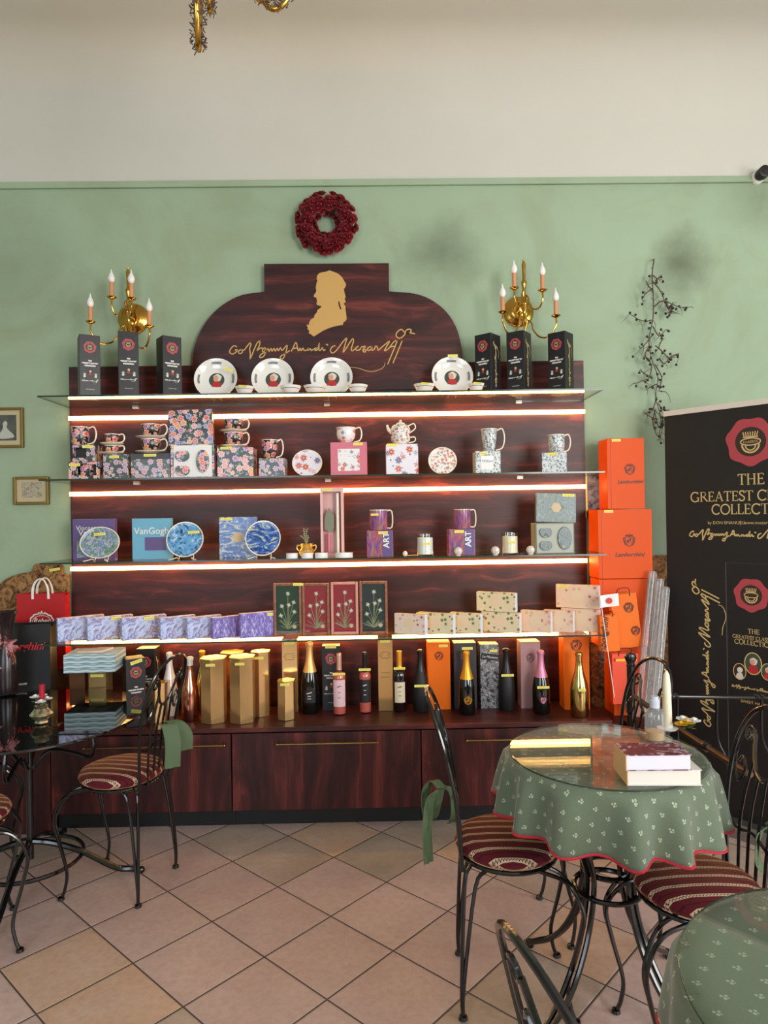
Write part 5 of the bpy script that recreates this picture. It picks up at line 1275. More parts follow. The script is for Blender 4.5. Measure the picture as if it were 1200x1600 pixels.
def goldbox(lab, x0, x1, yt, yb, tg=True, holes=True):
    c = base((x0+x1)/2, yb)
    b = gbox(lab, x0, x1, yt, c.y, BZ, GOLDCARD, 0.085, tags=((0, 0.93, 0.05, 0),) if tg else (), name='mirror_gold_box', group='square mirror gold boxes under the lowest shelf')
    W_, H_, D_ = wh(b); mb = MB()
    for z in (0.80, 0.72, 0.52, 0.46): mb.ribbon([(-W_*0.3, H_*z), (W_*0.3, H_*z)], 0.003, -D_/2-0.0002)
    for s in (-1, 1): mb.ribbon([(p[0], p[1]) for p in disc_loop(s*W_*0.28, H_*0.76, 0.007, 12)], 0.0025, -D_/2-0.0002)
    mb.build('embossed_bands', OLDBRASS, b)
    return b
goldbox('square mirror gold box behind the smallest hexagonal box', 440, 464, 999, 1111)
goldbox('square mirror gold box between the rose bottle and the dark wine', 590, 613, 996, 1111)
bottle('white-capped pale sparkling bottle partly behind the left chair back', 266, 1122, 1019, 0.039, mat('pearl_white_bottle', srgb(206, 190, 176), 0.2, coat=0.5), WHITEFOIL, foilfrac=0.42)
bottle('rose gold metallic sparkling bottle with pale cap behind the left chair back', 298, 1130, 1026, 0.041, ROSEGOLD, WHITEFOIL, foilfrac=0.14)
bottle('gold-capped sparkling bottle standing behind the gold hexagonal boxes at left', 317, 1110, 1016, 0.040, GOLDMET, YFOIL, foilfrac=0.2)
bottle('green glass sparkling bottle with long pale gold foil neck', 485, 1118, 1003, 0.047, BLACKGLASS, mat('pale_gold_foil', srgb(226, 178, 110), 0.35, 0.6), foilfrac=0.42, label=(BLACKCARD, 0.16, 0.34, 1.4))
classics_box('black gift box with red seal behind the rose wine bottle, middle of bench', 503, 532, 1007, base(515, 1107).y, BZ, 0.0, W=0.092, tagat=(0.0, 0.965, 0))
bottle('rose wine bottle with pale slanted label and copper cap', 531, 1120, 1021, 0.034, CLEARB, mat('copper_foil', srgb(206, 160, 140), 0.4, 0.5), 'wine', 0.27, label=(mat('pink_label', srgb(226, 190, 196), 0.6), 0.14, 0.58, 2.0), tg=(0.66, 0.062), wine=ROSEW)
bottle('rose wine bottle with black label and black cap', 571, 1117, 1019, 0.032, CLEARB, BLKFOIL, 'wine', 0.32, label=(BLACKCARD, 0.18, 0.56, 2.0), tg=(0.70, 0.060), wine=ROSEW)
bottle('dark red wine bottle with cream label and orange gold cap', 625, 1115, 1017, 0.037, DKWINE, YFOIL, 'wine', 0.30, label=(mat('cream_label', srgb(222, 206, 176), 0.6), 0.16, 0.50, 1.5), tg=(0.70, 0.058))
SG = 'sparkling wine bottles on the bench'
bottle('matte black sparkling bottle partly behind the middle chair back', 658, 1116, 1015, 0.040, BLACKPAPER, BLKFOIL, foilfrac=0.35, tg=(0.42, 0.068))
def crestbox(lab, x0, x1, yt, yb, m, ink, zf=0.80, hh=0.05, tags=(), dep=0.09, lettering=True, rz=0.0):
    c = base((x0+x1)/2, yb)
    b = gbox(lab, x0, x1, yt, c.y, BZ, m, dep, tags=tags, name='bottle_gift_box', rz=rz, group='tall bottle gift boxes on the bench')
    W_, H_, D_ = wh(b); shield(b, 0, H_*zf, -D_/2-0.0002, hh, ink)
    if lettering:
        mb = MB(); add_text(mb, 'Lamborghini', 0, H_*(zf-0.16), -D_/2-0.0009, 0.017, shear=0.35); mb.build('lettering', ink, b)
    return b
crestbox('bright orange bottle box between the black bottle and the yellow-necked one', 668, 703, 1004, 1109, ORANGEB, DARKINK, tags=((0.2, 0.93, 0.045, 0),), lettering=False)
b = crestbox('dark grey bottle box behind the yellow-necked black bottle', 709, 744, 1005, 1107, DGREY, mat('brown_ink', srgb(120, 80, 60), 0.5), tags=((0.1, 0.90, 0.055, 0),), lettering=False)
bottle('black sparkling bottle with bright yellow neck foil and yellow crest', 730, 1120, 1017, 0.042, BLACKGLASS, YFOIL, foilfrac=0.44, crest=(YFOIL, None, 0.24, 0.045), group=SG)
b = gbox('black and white poster patterned bottle box', 750, 779, 1007, base(765, 1104).y, BZ, GRAFF, 0.085, tags=((0.22, 0.88, 0.04, 0),), name='bottle_gift_box')
W_, H_, D_ = wh(b); o = MB().box(0, 0, 0, W_*0.95, 0.002, 0.03).build('black_banner', BLACKCARD, b, loc=(0, -D_/2-0.0012, H_*0.76), rot=(0, 0.12, 0))
mb = MB(); add_text(mb, 'Le Moment', 0, 0.009, -0.0013, 0.017, shear=0.3); mb.build('lettering', WHITEINK, o)
bottle('matte black sparkling bottle right of the poster patterned box', 792, 1113, 1013, 0.042, BLACKPAPER, BLKFOIL, foilfrac=0.40, tg=(0.56, 0.062), group=SG)
b = crestbox('dusty pink bottle box behind the pink-necked bottle', 813, 844, 1003, 1107, MAUVE, mat('mauve_ink', srgb(110, 74, 84), 0.5), lettering=False, zf=0.76)
bottle('black sparkling bottle with pink neck foil and pink crest', 846, 1119, 1016, 0.044, BLACKGLASS, PINKFOIL, foilfrac=0.42, crest=(DARKINK, PINKFOIL, 0.24, 0.044), tg=(0.42, 0.060))
crestbox('bright orange bottle box at the right end of the bench behind the gold bottle', 880, 920, 992, 1109, ORANGEB, DARKINK, zf=0.86, hh=0.065, lettering=False)
bottle('all gold mirror sparkling bottle at the right end of the bench', 906, 1124, 1019, 0.044, GOLDMET, GOLDMET, foilfrac=0.3, tg=(0.42, 0.035))
# left: gold box carrying the pale blue stack
c = base(152, 1126)
b = gbox('tall gold box under the stack of pale blue striped boxes', 138, 165, 1045, -0.33, BZ, GOLDCARD, 0.085, tags=((0, 0.86, 0.06, 0),), name='mirror_gold_box', cat='box')
zst = BZ+b['_h']+0.001
c2 = gbox('second tall gold box in shade under the pale blue stack', 108, 132, 1045, -0.30, BZ, mat('shaded_gold_card', srgb(110, 72, 44), 0.3, 0.6), 0.085, H=b['_h'], name='mirror_gold_box')  # gold card darkened in its colour to show shade under the stack
hs = (at(130, 1014, -0.40).z-zst)-0.022
for k2 in range(4):
    hh = hs/4
    cx, w_, _ = boxspan(98, 177, 1030, -0.42, 0)
    t = tag(MB().box(0, 0, 0, w_, 0.17, hh-0.001).build('striped_paper_box', BLUEST, loc=(cx, -0.335, zst+k2*hh+0.0005), rot=(0, 0, 0.06+0.01*(k2 % 2)), bevel=0.0015), ['lowest of four pale blue striped boxes by the dark table', 'second from bottom of four pale blue striped boxes', 'third from bottom of four pale blue striped boxes', 'topmost of four pale blue striped boxes under the white paper'][k2], 'box', 'pale blue striped boxes stacked on gold boxes')
ztp = zst+hs
L = [(-0.07, -0.05), (0.05, -0.06), (0.075, 0.03), (0.0, 0.06), (-0.06, 0.03)]
mb = MB(); vs = [(x, y, 0.0) for x, y in L]+[(x*0.95, y*0.95, 0.004+0.006*math.sin(i*2.2)**2) for i, (x, y) in enumerate(L)]
mb.add(vs, [(0,1,2,3,4)[::-1], (5,6,7,8,9)]+[(i, (i+1) % 5, (i+1) % 5+5, i+5) for i in range(5)])
tag(mb.build('crumpled_paper', mat('pinkish_white_paper', srgb(226, 200, 184), 0.6), loc=(cx, -0.33, ztp+0.001)), 'crumpled pinkish white paper lying on the pale blue boxes', 'paper')

# ================================================================== LEFT CORNER: cork headrest, bags
Yh = -0.036
def h2(px, py): p = at(px, py, Yh); return (p.x, p.z)
rm = [h2(-70, 1000), h2(-40, 955), h2(0, 912), h2(22, 899), h2(50, 893)]
L = [(at(-90, 1000, Yh).x, 0.0)]+[(p.x, p.y) for p in cr([(a, b, 0) for a, b in rm], 4)]+[h2(52, 884), h2(56, 881), h2(92, 881), h2(96, 885), h2(97, 896), (PXL-0.012, h2(110, 898)[1]), (PXL-0.012, 0.0)]
L = [(min(x, PXL-0.012), z) for x, z in L]
t = tag(MB().plate2d([L], Yh, -0.012).build('cork_headboard', CORK, bevel=0.004), 'cork covered headboard with rounded shoulders behind the red paper bag', 'headboard')
price_tag(t, at(86, 888, Yh).x, Yh-0.002, at(86, 892, Yh).z, 0.055, 0.014, ry=-0.15)
# low side bench the bags stand on
x1_ = bx0-0.01; x0_ = -2.6
t = thing('side_bench', 'dark wooden side bench at the left edge under the paper bags', 'bench', ((x0_+x1_)/2, -0.225, 0))
MB().box(0, 0, 0, x1_-x0_, 0.26, BZ-0.02).build('bench_body', WOODV, t); MB().box(0, -0.0, BZ-0.02, x1_-x0_, 0.28, 0.02).build('bench_top', WOODH, t)
def paper_bag(lab, Y, x0, x1, yt, zb, m, rz, dep, handle_m, W=None):
    cx, w_, h = boxspan(x0, x1, yt, Y, zb)
    t = thing('paper_bag', lab, 'bag', (cx, Y+dep/2, zb+0.0005), rz)
    mb = MB(); W = W or w_
    vs = [(-W/2, -dep/2, 0), (W/2, -dep/2, 0), (W/2, dep/2, 0), (-W/2, dep/2, 0), (-W/2, -dep*0.35, h), (W/2, -dep*0.35, h), (W/2, dep*0.35, h), (-W/2, dep*0.35, h), (-W/2+0.01, 0, h*0.96), (W/2-0.01, 0, h*0.96), (-W/2+0.008, 0, h*0.4), (W/2-0.008, 0, h*0.4)]
    mb.add(vs, [(3,2,1,0), (0,1,5,4), (2,3,7,6), (1,2,11), (1,11,9,5), (2,6,9,11), (3,0,10), (0,4,8,10), (3,10,8,7)])
    mb.build('bag_body', m, t, fixn=False)
    t['_w'] = W; t['_h'] = h; t['_d'] = dep
    return t
zr = at(80, 1046, -0.115).z
tag(MB().box(at(60, 1046, -0.1).x-0.01, -0.10, BZ+0.001, 0.25, 0.10, zr-BZ-0.002).build('storage_box', mat('dark_brown_box', srgb(40, 26, 22), 0.5), bevel=0.002), 'dark storage box supporting the red paper bag', 'box')
t = paper_bag('glossy red paper bag with white rope handles and white oval emblem', -0.115, 24, 101, 928, zr, REDPAPER, 0.0, 0.066, WHITEP)
W_, H_, D_ = wh(t)
for k2, yy in enumerate((-D_*0.36-0.002, D_*0.3)):
    mb = MB()
    for o_ in (0, 0.006): mb.tube([(-0.045+o_, yy, H_*0.93), (-0.042+o_, yy, H_+0.03), (-0.02+o_*0.5, yy, H_+0.068), (0.012, yy, H_+0.072), (0.036-o_*0.5, yy, H_+0.03), (0.042-o_, yy, H_*0.93)], 0.0032, 6, smooth=4)
    mb.build('rope_handle', WHITEP, t, smooth=True)
tiltx = -math.atan2(D_*0.15, H_)
mb = MB(); ov = disc_loop(0, 0, 0.058, 36, 0.05, 12, ry=0.70); mb.ribbon(ov+[ov[0]], 0.007, -0.0004); ov = disc_loop(0, 0, 0.046, 30, ry=0.62); mb.ribbon(ov+[ov[0]], 0.0025, -0.0004)
for q in (-1, 0, 1): mb.ribbon([(q*0.012, 0.036), (q*0.016, 0.052-abs(q)*0.006)], 0.006, -0.0004)
mb.ribbon([(-0.02, 0.038), (0.02, 0.038)], 0.004, -0.0004)
add_text(mb, 'Reber', 0, -0.008, -0.0008, 0.034, shear=0.25, bold=0.0008)
zz = at(68, 971, -0.115).z-zr
mb.build('oval_emblem', WHITEINK, t, loc=(0.004, -D_/2+D_*0.15*(zz/H_)-0.0015, zz), rot=(tiltx, 0, 0))
t = paper_bag('black paper bag with red script lettering at the left edge', -0.335, -55, 72, 978, BZ, BLACKPAPER, 0.10, 0.11, BLACK)
W_, H_, D_ = wh(t)
mb = MB(); add_text(mb, 'Lamborghini', 0.015, H_*0.80, 0, 0.052, shear=0.35, bold=0.0012)
mb.build('lettering', mat('red_ink', srgb(180, 40, 50), 0.5), t, loc=(0.02, -D_/2+D_*0.15*0.8-0.0085, -0.02), rot=(0, 0, 0))
mb = MB(); add_text(mb, 'RED WINE CHAMP', 0.02, H_*0.42, 0, 0.016); mb.build('small_lettering', WHITEINK, t, loc=(0, -D_/2+D_*0.15*0.42-0.002, 0))
t = thing('gift_basket_bow', 'cellophane topped bottle bag with pink and black ribbon bow at the left edge', 'ribbon bow', (at(8, 1040, -0.44).x, -0.43, 0.69))
random.seed(9); mb = MB()
zc_ = at(8, 1010, -0.44).z-0.69
for q in range(22):
    a = random.uniform(0, 2*PI); l = random.uniform(0.05, 0.10); c0_ = Vector((random.uniform(-.02, .02), random.uniform(-.03, 0), zc_+random.uniform(-.05, .05)))
    d = Vector((math.cos(a)*l, random.uniform(-.03, .02), math.sin(a)*l)); s_ = d.cross(Vector((0, 1, 0.3))).normalized()*0.011
    P = cr([c0_, c0_+d*0.6+s_*1.5, c0_+d], 4); vs = []; fs = []
    for i, p in enumerate(P): vs += [p+s_*(1-0.3*i/len(P)), p-s_*(1-0.3*i/len(P)), p+Vector((0, 0.0015, 0))]
    for i in range(len(P)-1): a_ = i*3; fs += [(a_, a_+1, a_+4, a_+3), (a_+1, a_+2, a_+5, a_+4), (a_+2, a_, a_+3, a_+5)]
    mb.add(vs, fs)
mb.build('curled_ribbons', multi('pink_black_ribbon_print', [(0.42, srgb(60, 24, 30)), (0.5, srgb(176, 90, 96)), (0.62, srgb(214, 150, 150))], 26, 0.6), t)
MB().lathe([(0.045, 0), (0.05, 0.03), (0.045, zc_-0.05), (0.02, zc_+0.02), (0.03, zc_+0.10), (0.05, zc_+0.16), (0.001, zc_+0.10)], 14).build('wrapped_bottle', mat('dark_wrap', srgb(40, 26, 28), 0.25), t, smooth=True)

# ================================================================== RIGHT: orange boxes, bags, sleeves, banner
def ob(lab, x0, x1, yt, yb, Yf, dep, logo=0.62, lsz=0.07, tagx=None, m=ORANGE, text=True, rz=0.0, zb=None):
    zb = at((x0+x1)/2, yb, Yf).z if zb is None else zb
    b = gbox(lab, x0, x1, yt, Yf, zb, m, dep, name='orange_gift_box', rz=rz, tags=((tagx, 0.955, 0.045, 0),) if tagx is not None else (), group='orange gift boxes stacked right of the cabinet')
    W_, H_, D_ = wh(b)
    if logo:
        shield(b, 0.02, H_*logo, -D_/2-0.0002, lsz, DARKINK)
        mb = MB(); add_text(mb, 'Lamborghini', 0.02, H_*logo-lsz*1.15, -D_/2-0.0009, lsz*0.42, shear=0.35, bold=0.0006); mb.build('lettering', DARKINK, b)
    mb = MB(); mb.ribbon([(-W_/2+0.018, 0.003), (-W_/2+0.018, H_-0.003)], 0.0012, -D_/2-0.0001); mb.build('folded_edge', DARKINK, b)
    return b, zb, zb+H_
Yo = -0.20
b, z0a, z1a = ob('tall narrow orange gift box on top of the orange stack', 948, 1006, 685, 795, Yo, 0.13, 0.56, 0.062, -0.25)
b, z0b, z1b = ob('wide orange gift box, second from the top of the orange stack', 934, 1018, 796, 904, Yo-0.01, 0.15, 0.55, 0.07, -0.30)
b, z0c, z1c = ob('wide orange gift box under the two lettered ones, behind the small flag', 936, 1012, 905, 1010, Yo, 0.14, None)
b, z0d, z1d = ob('orange gift box low in the stack behind the chair back', 958, 1008, 1011, 1118, Yo, 0.14, None)
zlo = z0d
t = thing('low_side_table', 'low dark side table carrying the orange stack, behind the clothed table', 'side table', (1.262, -0.17, 0))
MB().box(-0.008, 0, zlo-0.03, 0.235, 0.28, 0.029).build('table_top', WOODH, t)
for sx in (-1, 1):
    for sy in (-1, 1): MB().box(sx*0.10-0.008, sy*0.115, 0, 0.03, 0.03, zlo-0.0305).build('leg', WOODV, t)
# cork post right of the worktop
# orange bags
def obag(lab, x0, x1, yt, yb, Y, m, crests=(), rz=0.0, tilt=0.0, text=None, dep=0.05):
    zb = at((x0+x1)/2, yb, Y).z
    t = paper_bag(lab, Y, x0, x1, yt, zb, m, rz, dep, BLACK); t.rotation_euler.y = tilt
    W_, H_, D_ = wh(t)
    for cx, cz, s_ in crests: shield(t, cx*W_, cz*H_, -D_/2+D_*0.15*cz-0.003, s_, DARKINK)
    mb = MB(); mb.tube([(-W_*0.25, -D_*0.36, H_*0.95), (-W_*0.2, -D_*0.5, H_*1.10), (W_*0.2, -D_*0.5, H_*1.10), (W_*0.25, -D_*0.36, H_*0.95)], 0.002, 6, smooth=4)
    mb.build('cord_handle', BLACK, t)
    if text:
        mb = MB(); add_text(mb, text, 0, 0, 0, 0.045, shear=0.35, bold=0.0006); mb.build('lettering', DARKINK, t, loc=(-W_*0.22, -D_/2-0.002, H_*0.3), rot=(0, -PI/2+0.15, 0))
    return t
obag('orange paper bag with two dark crests in front of the orange stack', 962, 1003, 928, 1012, -0.285, ORANGEB, ((0.15, 0.74, 0.055), (0.30, 0.30, 0.05)), tilt=-0.10)
obag('orange paper bag with upright script lettering beside the flag', 940, 968, 962, 1018, -0.345, ORANGEB, (), tilt=-0.05, text='Lamborghini')
t = obag('vivid red orange bag with black cords behind the wrought iron chair back', 957, 998, 1022, 1100, -0.31, mat('red_orange_paper', srgb(226, 66, 24), 0.4), ())
MB().box(0, -0.03, wh(t)[1]*0.86, wh(t)[0]*0.8, 0.004, 0.012).build('yellow_strap', YFOIL, t)
# flag
p = at(951, 940, -0.36)
t = thing('paper_flag', 'small white paper flag with a red disc beside the soap box stack', 'flag', (p.x, -0.36, Z4-0.30))
hh = p.z-(Z4-0.30)
MB().tube([(0.02, 0, 0), (-0.043, 0, hh+0.045)], 0.0018, 6).build('flag_stick', WHITEP, t)
vs = []; fs = []
for i in range(9):
    u = i/8; yy = 0.005*math.sin(u*5); vs += [(-0.043+0.088*u, yy, hh+0.028+0.012*u), (-0.040+0.088*u, yy, hh-0.030+0.010*u), (-0.043+0.088*u, yy+0.001, hh+0.028+0.012*u), (-0.040+0.088*u, yy+0.001, hh-0.030+0.010*u)]
for i in range(8): a, b_ = i*4, i*4+4; fs += [(a, a+1, b_+1, b_), (a+2, b_+2, b_+3, a+3)]
mb = MB(); mb.add(vs, fs); mb.build('flag_sheet', WHITEP, t)
MB().plate2d([disc_loop(0.003, hh+0.004, 0.014, 24)], -0.004, -0.0005).build('red_disc', mat('flag_red', srgb(206, 50, 40), 0.6), t)
# transparent sleeves leaning against the wall
for k2, (xa, ya, xb, yb_, lab) in enumerate(((1020, 893, 998, 1120, 'leftmost clear plastic sleeve roll leaning by the orange stack'), (1028, 905, 1008, 1120, 'clear plastic sleeve roll with greyish edge, middle of three'), (1034, 918, 1016, 1122, 'rightmost and shortest clear plastic sleeve roll by the cork wall'))):
    A = at(xa+k2*3, ya, -0.245-0.03*k2); B = at(xb+k2*3, yb_, -0.36-0.04*k2); B.z = max(B.z, 0.02)
    t = thing('plastic_sleeve', lab, 'plastic sleeve', B, group='clear plastic sleeves by the cork wall')
    d = A-B; 
    MB().tube([(0, 0, 0), d*0.5, d], 0.021, 12).build('clear_film', PLASTIC, t, smooth=True)
    MB().tube([(-0.016, -0.009, 0.01), d+Vector((-0.016, -0.009, -0.01))], 0.0015, 5).build('folded_seam', WHITEP, t)
    MB().tube([(0.012, -0.015, 0.01), d+Vector((0.012, -0.015, -0.01))], 0.0015, 5).build('folded_seam', WHITEP, t)
# sleeves stand on a low black stool
p = at(1008, 1120, -0.38)
t = thing('black_stool', 'low black stool carrying the plastic sleeve rolls', 'stool', (p.x, -0.40, 0))
zz = at(1008, 1122, -0.40).z-0.03
MB().box(0, 0, zz-0.02, 0.17, 0.14, 0.02).build('seat', BLACK, t)
for sx in (-1, 1):
    for sy in (-1, 1): MB().box(sx*0.07, sy*0.055, 0, 0.02, 0.02, zz-0.0205).build('leg', BLACK, t)

# banner
A0 = Vector((1.438, -0.26, 0)); bd = Vector((0.64, -0.77, 0)).normalized(); BW = 0.85
bt = at(1043, 651, A0.y).z
bn = thing('roll_up_banner', 'tall black roll-up banner with red wax seal and gold lettering', 'banner', (A0.x, A0.y, 0.0), math.atan2(bd.y, bd.x))
nrm = Vector((bd.y, -bd.x, 0))      # towards the viewer side
def bl(px, py):
    d = ray(px, py); n3 = Vector((bd.y, -bd.x, 0)); s_ = (A0-CAM).dot(n3)/d.dot(n3); P = CAM+d*s_
    return ((P-A0).dot(bd), P.z)
MB().box(BW/2, 0.0, 0.07, BW, 0.002, bt-0.07).build('banner_sheet', BANNERB, bn)
MB().box(BW/2, 0.0, bt, BW, 0.02, 0.025).build('top_rail', mat('white_rail', srgb(216, 206, 196), 0.4), bn)
MB().box(BW/2, 0.0, 0.0, BW+0.02, 0.12, 0.07).build('base_cassette', mat('silver_base', srgb(150, 150, 150), 0.3, 0.8), bn)
yb = -0.0013
sc_ = bl(1173, 690); uc = BW/2; rs = (bl(1173, 656)[1]-bl(1173, 726)[1])/2
uc = sc_[0]
wax_seal(bn, uc, sc_[1], yb, rs*1.06, True)
mb = MB()
for txt, px, py0, py1 in (('THE', 1172, 757, 740), ('GREATEST CLASSICS', 1172, 782, 766), ('COLLECTION', 1172, 803, 787)):
    z0, z1 = bl(px, py0)[1], bl(px, py1)[1]; h = z1-z0
    if txt != 'THE':
        full = sum((SER[c][1] if c in SER else 0.36) for c in txt)
        left = bl(1073 if txt[0] == 'G' else 1106, py0)[0]; h2_ = min(h*0.98, 2*(uc-left)/full)
    else: h2_ = h*1.0
    serif(mb, txt, uc, z0, yb-0.0002, h2_)
mb.build('gold_headline', GOLDINK, bn)
mb = MB(); z0 = bl(1160, 819)[1]; add_text(mb, 'by DON EMANUELL', bl(1106, 819)[0], z0, yb-0.0003, 0.0195, align='LEFT'); mb.build('byline', GOLDINK, bn)
mb = MB(); add_text(mb, '|  www.mozartcollection.com', bl(1156, 819)[0], z0, yb-0.0003, 0.0205, align='LEFT'); mb.build('web_address', GOLDINK, bn)
mb = MB(); s0 = bl(1078, 838); signature(mb, uc+0.0, bl(1172, 838)[1], yb-0.0002, (uc-s0[0])*2.0, w=0.0055, tail=False); mb.build('signature', GOLDINK, bn)
mb = MB(); a_, b_ = bl(1110, 1135), bl(1098, 905); signature(mb, bl(1107, 1020)[0], (a_[1]+b_[1])/2, yb-0.0002, abs(b_[1]-a_[1]), rot=PI/2, w=0.006); mb.build('upright_signature', GOLDINK, bn)
# printed box on the banner
q = [bl(1134, 879), bl(1200, 884)]
u0 = q[0][0]; zt_ = q[0][1]; u1 = u0+2*(bl(1180, 940)[0]-u0)
mb = MB(); mb.ribbon([(u0, 0.25), (u0, zt_), (u1, zt_-0.0), (u1, 0.25)], 0.003, yb-0.0002); mb.build('printed_box_outline', mat('grey_outline', srgb(90, 84, 84), 0.5), bn)
um = (u0+u1)/2
wax_seal(bn, bl(1174, 930)[0], bl(1174, 930)[1], yb, rs*0.74)
mb = MB(); ux = bl(1178, 990)[0]
for txt, py0, py1 in (('THE', 990, 981), ('GREATEST CLASSICS', 999, 990), ('COLLECTION', 1008, 999)):
    z0, z1 = bl(1172, py0)[1], bl(1172, py1)[1]; full = sum((SER[c][1] if c in SER else 0.36) for c in txt)
    h = (z1-z0)*0.82
    if txt[0] == 'G': h = min(h, 2*(ux-bl(1145, 995)[0])/full)
    serif(mb, txt, ux, z0, yb-0.0002, h*1.0)
mb.build('small_headline', GOLDINK, bn)
for px, py, r_, wh_ in ((1156, 1049, 0.030, True), (1177, 1037, 0.040, False), (1200, 1050, 0.030, False)):
    u_, z_ = bl(px, py); portrait(bn, u_, z_, yb, r_*0.9, bg=OVALBG if not wh_ else WAXDK, white=wh_, frame=GOLDINK, ry=1.35)
mb = MB(); signature(mb, bl(1180, 1078)[0], bl(1180, 1078)[1], yb-0.0002, 0.20, w=0.003, n=2); add_text(mb, 'SWEET HARMONY', bl(1185, 1102)[0], bl(1185, 1102)[1], yb-0.0004, 0.018); mb.build('box_signature', GOLDINK, bn)

# ================================================================== FURNITURE
def chair_meshes():
    """round-seated wrought iron bistro chair, facing +x, seat 0.46 high"""
    D = {}
    sz = 0.438; R = 0.160
    # cushion with flattened sides
    prof = [(0.001, 0), (R*0.9, 0.0), (R*1.0, 0.010), (R*1.03, 0.022), (R*0.98, 0.036), (R*0.80, 0.047), (R*0.4, 0.053), (0.001, 0.054)]
    D['seat_cushion'] = (MB().lathe(prof, 36, c=(0, 0, sz)), STRIPE)
    ring = [(R*0.93*math.cos(2*PI*i/32), R*0.93*math.sin(2*PI*i/32), sz-0.008) for i in range(32)]
    D['seat_frame'] = (MB().tube(ring, 0.007, 8, closed=True), IRON)
    legs = []
    for s in (-1, 1):
        mb = MB()
        for o_ in (0.0, 0.045):
            mb.tube([(0.09-o_*0.3, s*(0.085+o_), sz-0.008), (0.155, s*(0.112+o_*0.7), sz-0.035), (0.200, s*(0.140+o_*0.35), sz-0.115), (0.185, s*(0.142+o_*0.12), sz-0.21), (0.155, s*0.142, 0.11), (0.160, s*0.145, 0.045), (0.172, s*0.150, 0.008)], 0.0062, 8, smooth=5)
        mb.lathe([(0.011, 0), (0.014, 0.003), (0.012, 0.012), (0.004, 0.016)], 10, c=(0.174, s*0.151, 0))
        legs.append(mb)
        mb = MB()
        for o_ in (0.0, 0.05):
            mb.tube([(-0.075-o_*0.9, s*(0.128-o_*0.55), sz-0.008), (-0.110-o_*0.6, s*(0.135-o_*0.3), sz-0.06), (-0.148-o_*0.12, s*0.148, 0.10), (-0.152, s*0.148, 0.006)], 0.0062, 8, smooth=4)
        mb.lathe([(0.011, 0), (0.014, 0.003), (0.012, 0.012), (0.004, 0.016)], 10, c=(-0.152, s*0.148, 0))
        legs.append(mb)
    D['legs'] = legs
    # backrest: arch, swag with scrolls, bars; y-z plane leaning to -x
    H = 0.93
    def q(y, z): f = (z-sz)/(H-sz); return (-0.150-0.085*f*f*1.0-0.01*f+0.25*y*y, y, z)
    arch = [q(-0.115, sz-0.02), q(-0.128, 0.55), q(-0.146, 0.68), q(-0.148, 0.80), q(-0.118, 0.885), q(-0.06, 0.923), q(0, 0.932), q(0.06, 0.923), q(0.118, 0.885), q(0.148, 0.80), q(0.146, 0.68), q(0.128, 0.55), q(0.115, sz-0.02)]
    D['back_arch'] = (MB().tube(arch, 0.0064, 8, smooth=5), IRON)
    mb = MB()
    def scroll(s):
        P = []
        for i in range(15):
            a = i/14*2*PI*1.25; r = 0.026*(1-i/20)
            P.append((s*(0.098-r*math.cos(a)*0.9), 0.835+r*math.sin(a)))
        return P
    for s in (-1, 1):
        sc = scroll(s); mb.tube([q(y, z) for y, z in sc], 0.0045, 6, smooth=2)
        mb.tube([q(s*0.072, 0.842), q(s*0.060, 0.80), q(s*0.035, 0.755), q(0, 0.735)], 0.0055, 6, smooth=5)
        mb.tube([q(s*0.124, 0.835), q(s*0.136, 0.76), q(s*0.108, 0.70), q(s*0.082, 0.735), q(s*0.100, 0.77), q(s*0.118, 0.75)], 0.0042, 6, smooth=5)
    D['back_scrolls'] = (mb, IRON)
    bars = []
    for (y0, z0, y1) in ((-0.055, 0.785, -0.062), (-0.018, 0.742, -0.020), (0.018, 0.742, 0.020), (0.055, 0.785, 0.062)):
        bars.append(MB().tube([q(y0, z0), q(y0*1.25, 0.62), q(y1, sz-0.01)], 0.0048, 6, smooth=3))
    D['bars'] = bars
    D['cross'] = (MB().tube([q(-0.135, 0.60), q(-0.08, 0.575), q(0, 0.59), q(0.08, 0.575), q(0.135, 0.60)], 0.0045, 6, smooth=4), IRON)
    return D
def make_chair(lab, loc, rz):
    D = chair_meshes()
    t = thing('wrought_iron_chair', lab, 'chair', loc, rz, 'striped wrought iron chairs')
    D['seat_cushion'][0].build('seat_cushion', STRIPE, t, smooth=True)
    D['seat_frame'][0].build('seat_frame', IRON, t, smooth=True)
    for l in D['legs']: l.build('leg', IRON, t, smooth=True)
    a = D['back_arch'][0].build('back_arch', IRON, t, smooth=True)
    D['back_scrolls'][0].build('scrollwork', IRON, a, smooth=True)
    for b_ in D['bars']: b_.build('back_bar', IRON, a, smooth=True)
    D['cross'][0].build('cross_bar', IRON, a, smooth=True)
    return t
